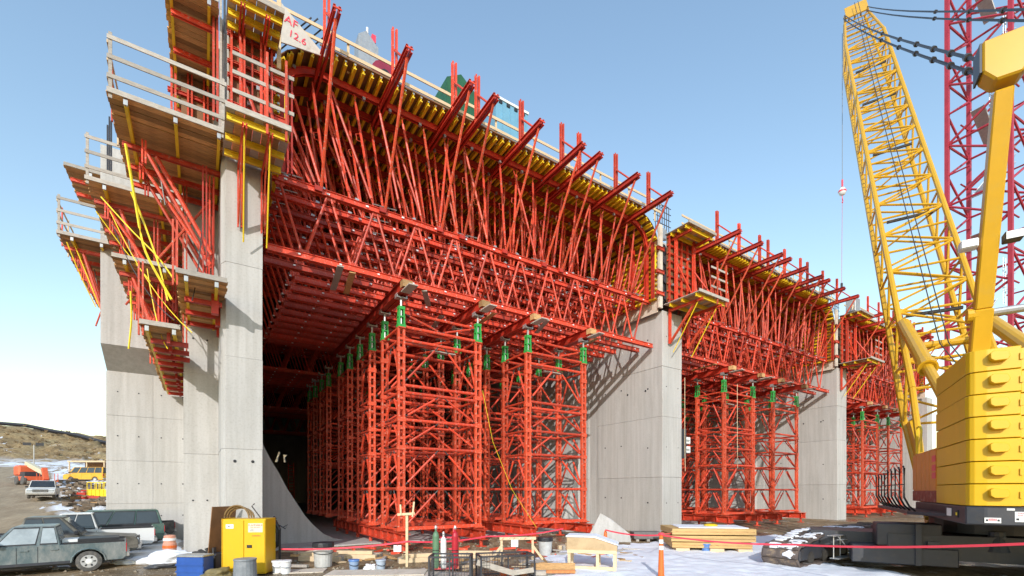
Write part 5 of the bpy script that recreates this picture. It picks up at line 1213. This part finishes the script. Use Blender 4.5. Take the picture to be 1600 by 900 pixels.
# timber box on legs
t=thing('timber_box','sloping timber box on four legs with snow on its lid','box',GB(926,16.6),FA+R(-14))
MB().prism([(-.86,-.5,.72),(.86,-.5,.72),(.86,-.5,.92),(.1,-.5,1.18),(-.86,-.5,1.18)],(0,1.0,0)).build('box_body',mat('box_ply',(.48,.34,.19),.7,.15,2,col2=(.3,.19,.09),amt=.5),t,bev=.01)
MB().prism([(-.9,-.53,1.185),(.08,-.53,1.185),(.9,-.53,.925),(.9,-.53,.955),(.1,-.53,1.24),(-.9,-.53,1.24)],(0,1.06,0)).build('snow_lid',SNOW,t,bev=.02)
for x in (-.78,.2,.78):
    for y in (-.45,.45): MB().bar((x,y,0),(x,y,.72),.10,.10,(0,1,0)).build('leg',WOOD,t)
MB().bar((-.84,-.52,.70),(.84,-.52,.70),.04,.12).build('skirt_rail',WOOD,t); MB().bar((-.78,-.45,.12),(.78,-.45,.12),.05,.12).build('stretcher',WOOD,t)
# bricks
BRK=mat('orange_brick',(.52,.19,.06),.8,.2,5)
for i in range(5):
    q=GZ(858+i*9.0,889,15.2); tag(MB().box((0,0,.05),(.20,.10,.10),Matrix.Rotation(FA+random.uniform(-.2,.2),3,'Z')).build('brick',BRK,None,bev=.008,loc=(q[0],q[1],.12)),'orange brick on the board edge, %s from the left of five'%ORD[i],'brick','orange bricks by the timber box')
t=thing('timber_baulk','long brown timber baulk under the row of orange bricks','timber',GB(872,15.5),FA); MB().bx(-.9,.6,-.1,.2,0,.14).build('baulk',PLANKG,t); MB().bx(-.9,.6,.25,.32,0,.36).build('upstand',PLANK,t)
# leaning pale sheet + grey block at the pier foot
t=thing('pale_sheet','big pale concrete-coloured sheet leaning at the foot of the right pier','sheet',GB(952,25.6),FA+R(-6)); MB().prism([(-1.15,0,0),(1.15,-.2,0),(1.1,.0,.45),(.1,.35,1.25),(-.45,.4,1.55),(-1.1,.05,.35)],(0,.06,0)).build('sheet',CON,t)
t=thing('concrete_block','grey concrete block on a pallet at the pier corner','block',GB(1010,26.2),FA); MB().bx(-.8,.75,-.4,.5,.12,.52).build('block',mat('dark_block',(.16,.15,.14),.8,.2,3),t,bev=.03); 
for x in (-.6,0,.6): MB().bx(x-.08,x+.08,-.4,.5,0,.118).build('bearer',PLANKG,t)
# timber panel stack with snow
t=thing('timber_stack','stack of yellow timber panels with snow on top','timber stack',GB(1102,22.6),FA+R(-9))
TS=mat('yellow_pine',(.55,.36,.14),.65,.15,2,col2=(.35,.2,.07),amt=.4,stretch=(1,5,9))
for k,(z,w,d) in enumerate(((.16,3.5,2.4),(.46,3.7,2.6),(.78,3.7,2.6))):
    a=R(1.5*k); p=MB().box((0,0,z+.14),(w,d,.27),Matrix.Rotation(a,3,'Z')).build('panel',TS,t,bev=.01); MB().box((0,-d/2-.01,z+.14),(w,.02,.03),Matrix.Rotation(a,3,'Z')).build('seam',PLANK,p)
MB().box((.15,.1,1.07),(3.1,2.0,.05)).build('snow_top',SNOW,t,bev=.02); MB().lathe([(.3,0),(.33,.05),(.2,.1)],n=12).build('yellow_cap',YEL,t,loc=(.3,.2,1.09))
for x in (-1.3,.2,1.4): MB().bx(x-.3,x+.3,-1.35,1.1,0,.155).build('bearer',WOOD,t)
# salvage timber scattered on the ground
for k in range(60):
    px=random.uniform(455,1000); D=random.uniform(16.9,22.0); q=GB(px,D); L=random.uniform(.3,1.6)
    tag(MB().box((0,0,.05),(L,random.uniform(.08,.22),random.uniform(.03,.1)),Matrix.Rotation(random.uniform(0,3.1),3,'Z')@Matrix.Rotation(random.uniform(-.08,.08),3,'Y')).build('scrap_board',(WOOD,PLANKG,PLANK)[k%3],None,loc=q),lab(('pale','grey','brown')[k%3]+(' long' if L>.95 else ' short')+(' rear' if D>19.3 else ' near'),'scrap board',px,D),'scrap board','scrap boards before the towers')
for k,(px,D) in enumerate(((505,18.9),(560,19.4),(660,18.6),(745,19.4),(905,22.5))):
    t=thing('timber_pile','low pile of grey baulks, %s from the left before the towers'%ORD[k],'timber pile',GB(px,D),FA+R(random.uniform(-20,20)),'timber piles before the towers')
    for j in range(4): MB().bx(-.9+random.uniform(-.2,.1),.9,-.45+j*.22,-.27+j*.22,0,.2).build('baulk',PLANKG if j%2 else WOOD,t,bev=.01)
    MB().bx(-.8,.7,-.3,-.1,.2,.34).build('baulk',WOOD,t,bev=.01)
# safety barrel, snow heaps, debris near the cars
t=thing('orange_barrel','orange and white safety barrel by the wall behind the cars','safety barrel',GB(265,19.3)); MB().lathe([(.27,0),(.26,.3),(.24,.35),(.24,.62),(.21,.66),(.2,.95),(.1,.98)],n=18).build('barrel',mat('peach_plastic',(.66,.30,.20),.5,.1,3),t)
for z in (.14,.45,.75): MB().lathe([(.275-.06*z,z),(.27-.06*z,z+.1)],n=18).build('band',ORC if z<.7 else WHT,t)
lump('dirty snow heap at the pier foot beside the orange barrel','snow heap',GB(265,18.2),.55,SNOW,4,(1.7,1,.55)); lump('low snow heap behind the grey-green pickup','snow heap',GB(232,18.0),.42,SNOW,7,(2.2,1,.3))
lump('crumpled black sheeting on the ground behind the pickup','plastic sheet',GB(255,16.9),.3,mat('black_sheet',(.05,.05,.055),.35,.3,6),9,(1.8,1,.25)); lump('brown tarpaulin bundle in front of the black crate','bundle',GB(340,15.0),.35,mat('brown_tarp',(.20,.16,.07),.7,.3,4),12,(1.3,1,.6))
# loose stones as one uncountable cover
m=MB()
for k in range(3200):
    x=random.uniform(-9,20); y=random.uniform(9,24)
    if 5<x and y<.9*x+3 and y<16 and x>12: continue
    s=random.choice((.02,.03,.04,.05,.09)); z=hz(x,y)-.01
    m.add([(x-s,y,z),(x+s*.5,y-s,z),(x+s,y+s*.6,z),(x,y,z+s*.9)],[(0,1,3),(1,2,3),(2,0,3)])
tag(m.build('gravel',mat('loose_stones',(.22,.18,.13),.9,.35,3,world=True)),kind='stuff')

for k in range(22):
    px=random.uniform(520,930); D=random.uniform(19.2,23.0); q=GB(px,D)
    tag(MB().box((0,0,.06),(random.uniform(.3,.9),random.uniform(.06,.14),random.uniform(.06,.14)),Matrix.Rotation(random.uniform(0,3.1),3,'Z')@Matrix.Rotation(random.uniform(-.2,.2),3,'Y')).build('steel_offcut',RED if k%2 else REDO,None,loc=q),lab('red' if k%2 else 'orange-red','steel offcut at the tower feet'+(', farther back' if D>21 else ''),px,D),'steel offcut','red steel offcuts by the towers')
t=thing('site_ladder','tall ladder standing far inside the nearest bay','ladder',(8.8,60,.1))
m=MB()
for x in (-.3,.3): m.tube((x,0,0),(x,.4,6.0),.05,n=5)
for i in range(15): m.tube((-.3,.03*i,.4+i*.38),(.3,.03*i,.4+i*.38),.035,n=4)
tag(m.build('rungs_and_stiles',RED,t),kind='stuff')
t=thing('grey_box','grey box and timber clutter on the top platform of the far bay','box',(51.6,18.6,19.75))
MB().bx(-.5,.6,0,.8,0,1.3).build('box_body',GALV,t,bev=.03); MB().bar((-.9,.1,0),(.2,.3,1.5),.1,.05).build('timber',WOOD,t); MB().bar((.8,.1,0),(-.5,.2,1.0),.1,.05).build('timber',WOOD,t)

for k,(px,D,w,d,a) in enumerate(((590,15.6,3.2,1.1,4),(680,15.3,2.2,1.2,-6),(470,16.2,1.6,.8,12),(860,18.2,2.4,1.2,5))):
    t=thing('ground_sheet','pale plywood sheet lying flat on the mud, %s from the left'%['second','third','leftmost','rightmost'][k],'plywood sheet',(GB(px,D)[0],GB(px,D)[1],hz(*GB(px,D)[:2])+.03),FA+R(a),'plywood sheets on the mud')
    MB().box((0,0,.01),(w,d,.03)).build('sheet',PLYW if k!=3 else PLANKG,t)
for k,(dx,c) in enumerate(((-.5,ORC),(-.15,ORC),(.35,PLANKG),(.6,BRK))):
    q=GB(789+k*9,15.3); t=MB().box((0,0,.14),(.3,.22,.22),Matrix.Rotation(.4*k,3,'Z')).build('scrap_block',c,None,bev=.02,loc=q); tag(t,('orange plastic piece inside the right wire cage, left one','orange plastic piece inside the right wire cage, right one','grey timber offcut inside the right wire cage','brown brick lump inside the right wire cage')[k],'scrap','scrap in the right wire cage')

m=MB(); rr=random.Random(5)
for k in range(520):
    px=rr.uniform(80,168); D=rr.uniform(27,66); q=onground(px,D)
    if q[0]<-.205*q[1]+1.6: continue
    w_=rr.uniform(.06,.3)*(1+D/60); m.box((q[0],q[1],q[2]+w_*.2),(w_*rr.uniform(.8,2.6),w_,w_*rr.uniform(.4,.9)),Matrix.Rotation(rr.uniform(0,3),3,'Z')@Matrix.Rotation(rr.uniform(-.4,.4),3,'X'))
tag(m.build('rubble',mat('brown_rubble',(.17,.125,.085),.9,.4,1.5,world=True)),kind='stuff')
m=MB()
for k in range(150):
    px=rr.uniform(-30,168); D=rr.uniform(112,134); q=onground(px,D); h_=rr.uniform(.3,1.0)
    for j in range(4): m.add([(q[0]-.25,q[1],q[2]),(q[0]+.25,q[1],q[2]),(q[0]+rr.uniform(-.9,.9),q[1]+rr.uniform(-.5,.5),q[2]+h_*rr.uniform(.5,1))],[(0,1,2)])
tag(m.build('dry_scrub',mat('dry_scrub',(.17,.12,.065),.9,.4,.3,world=True)),kind='stuff')
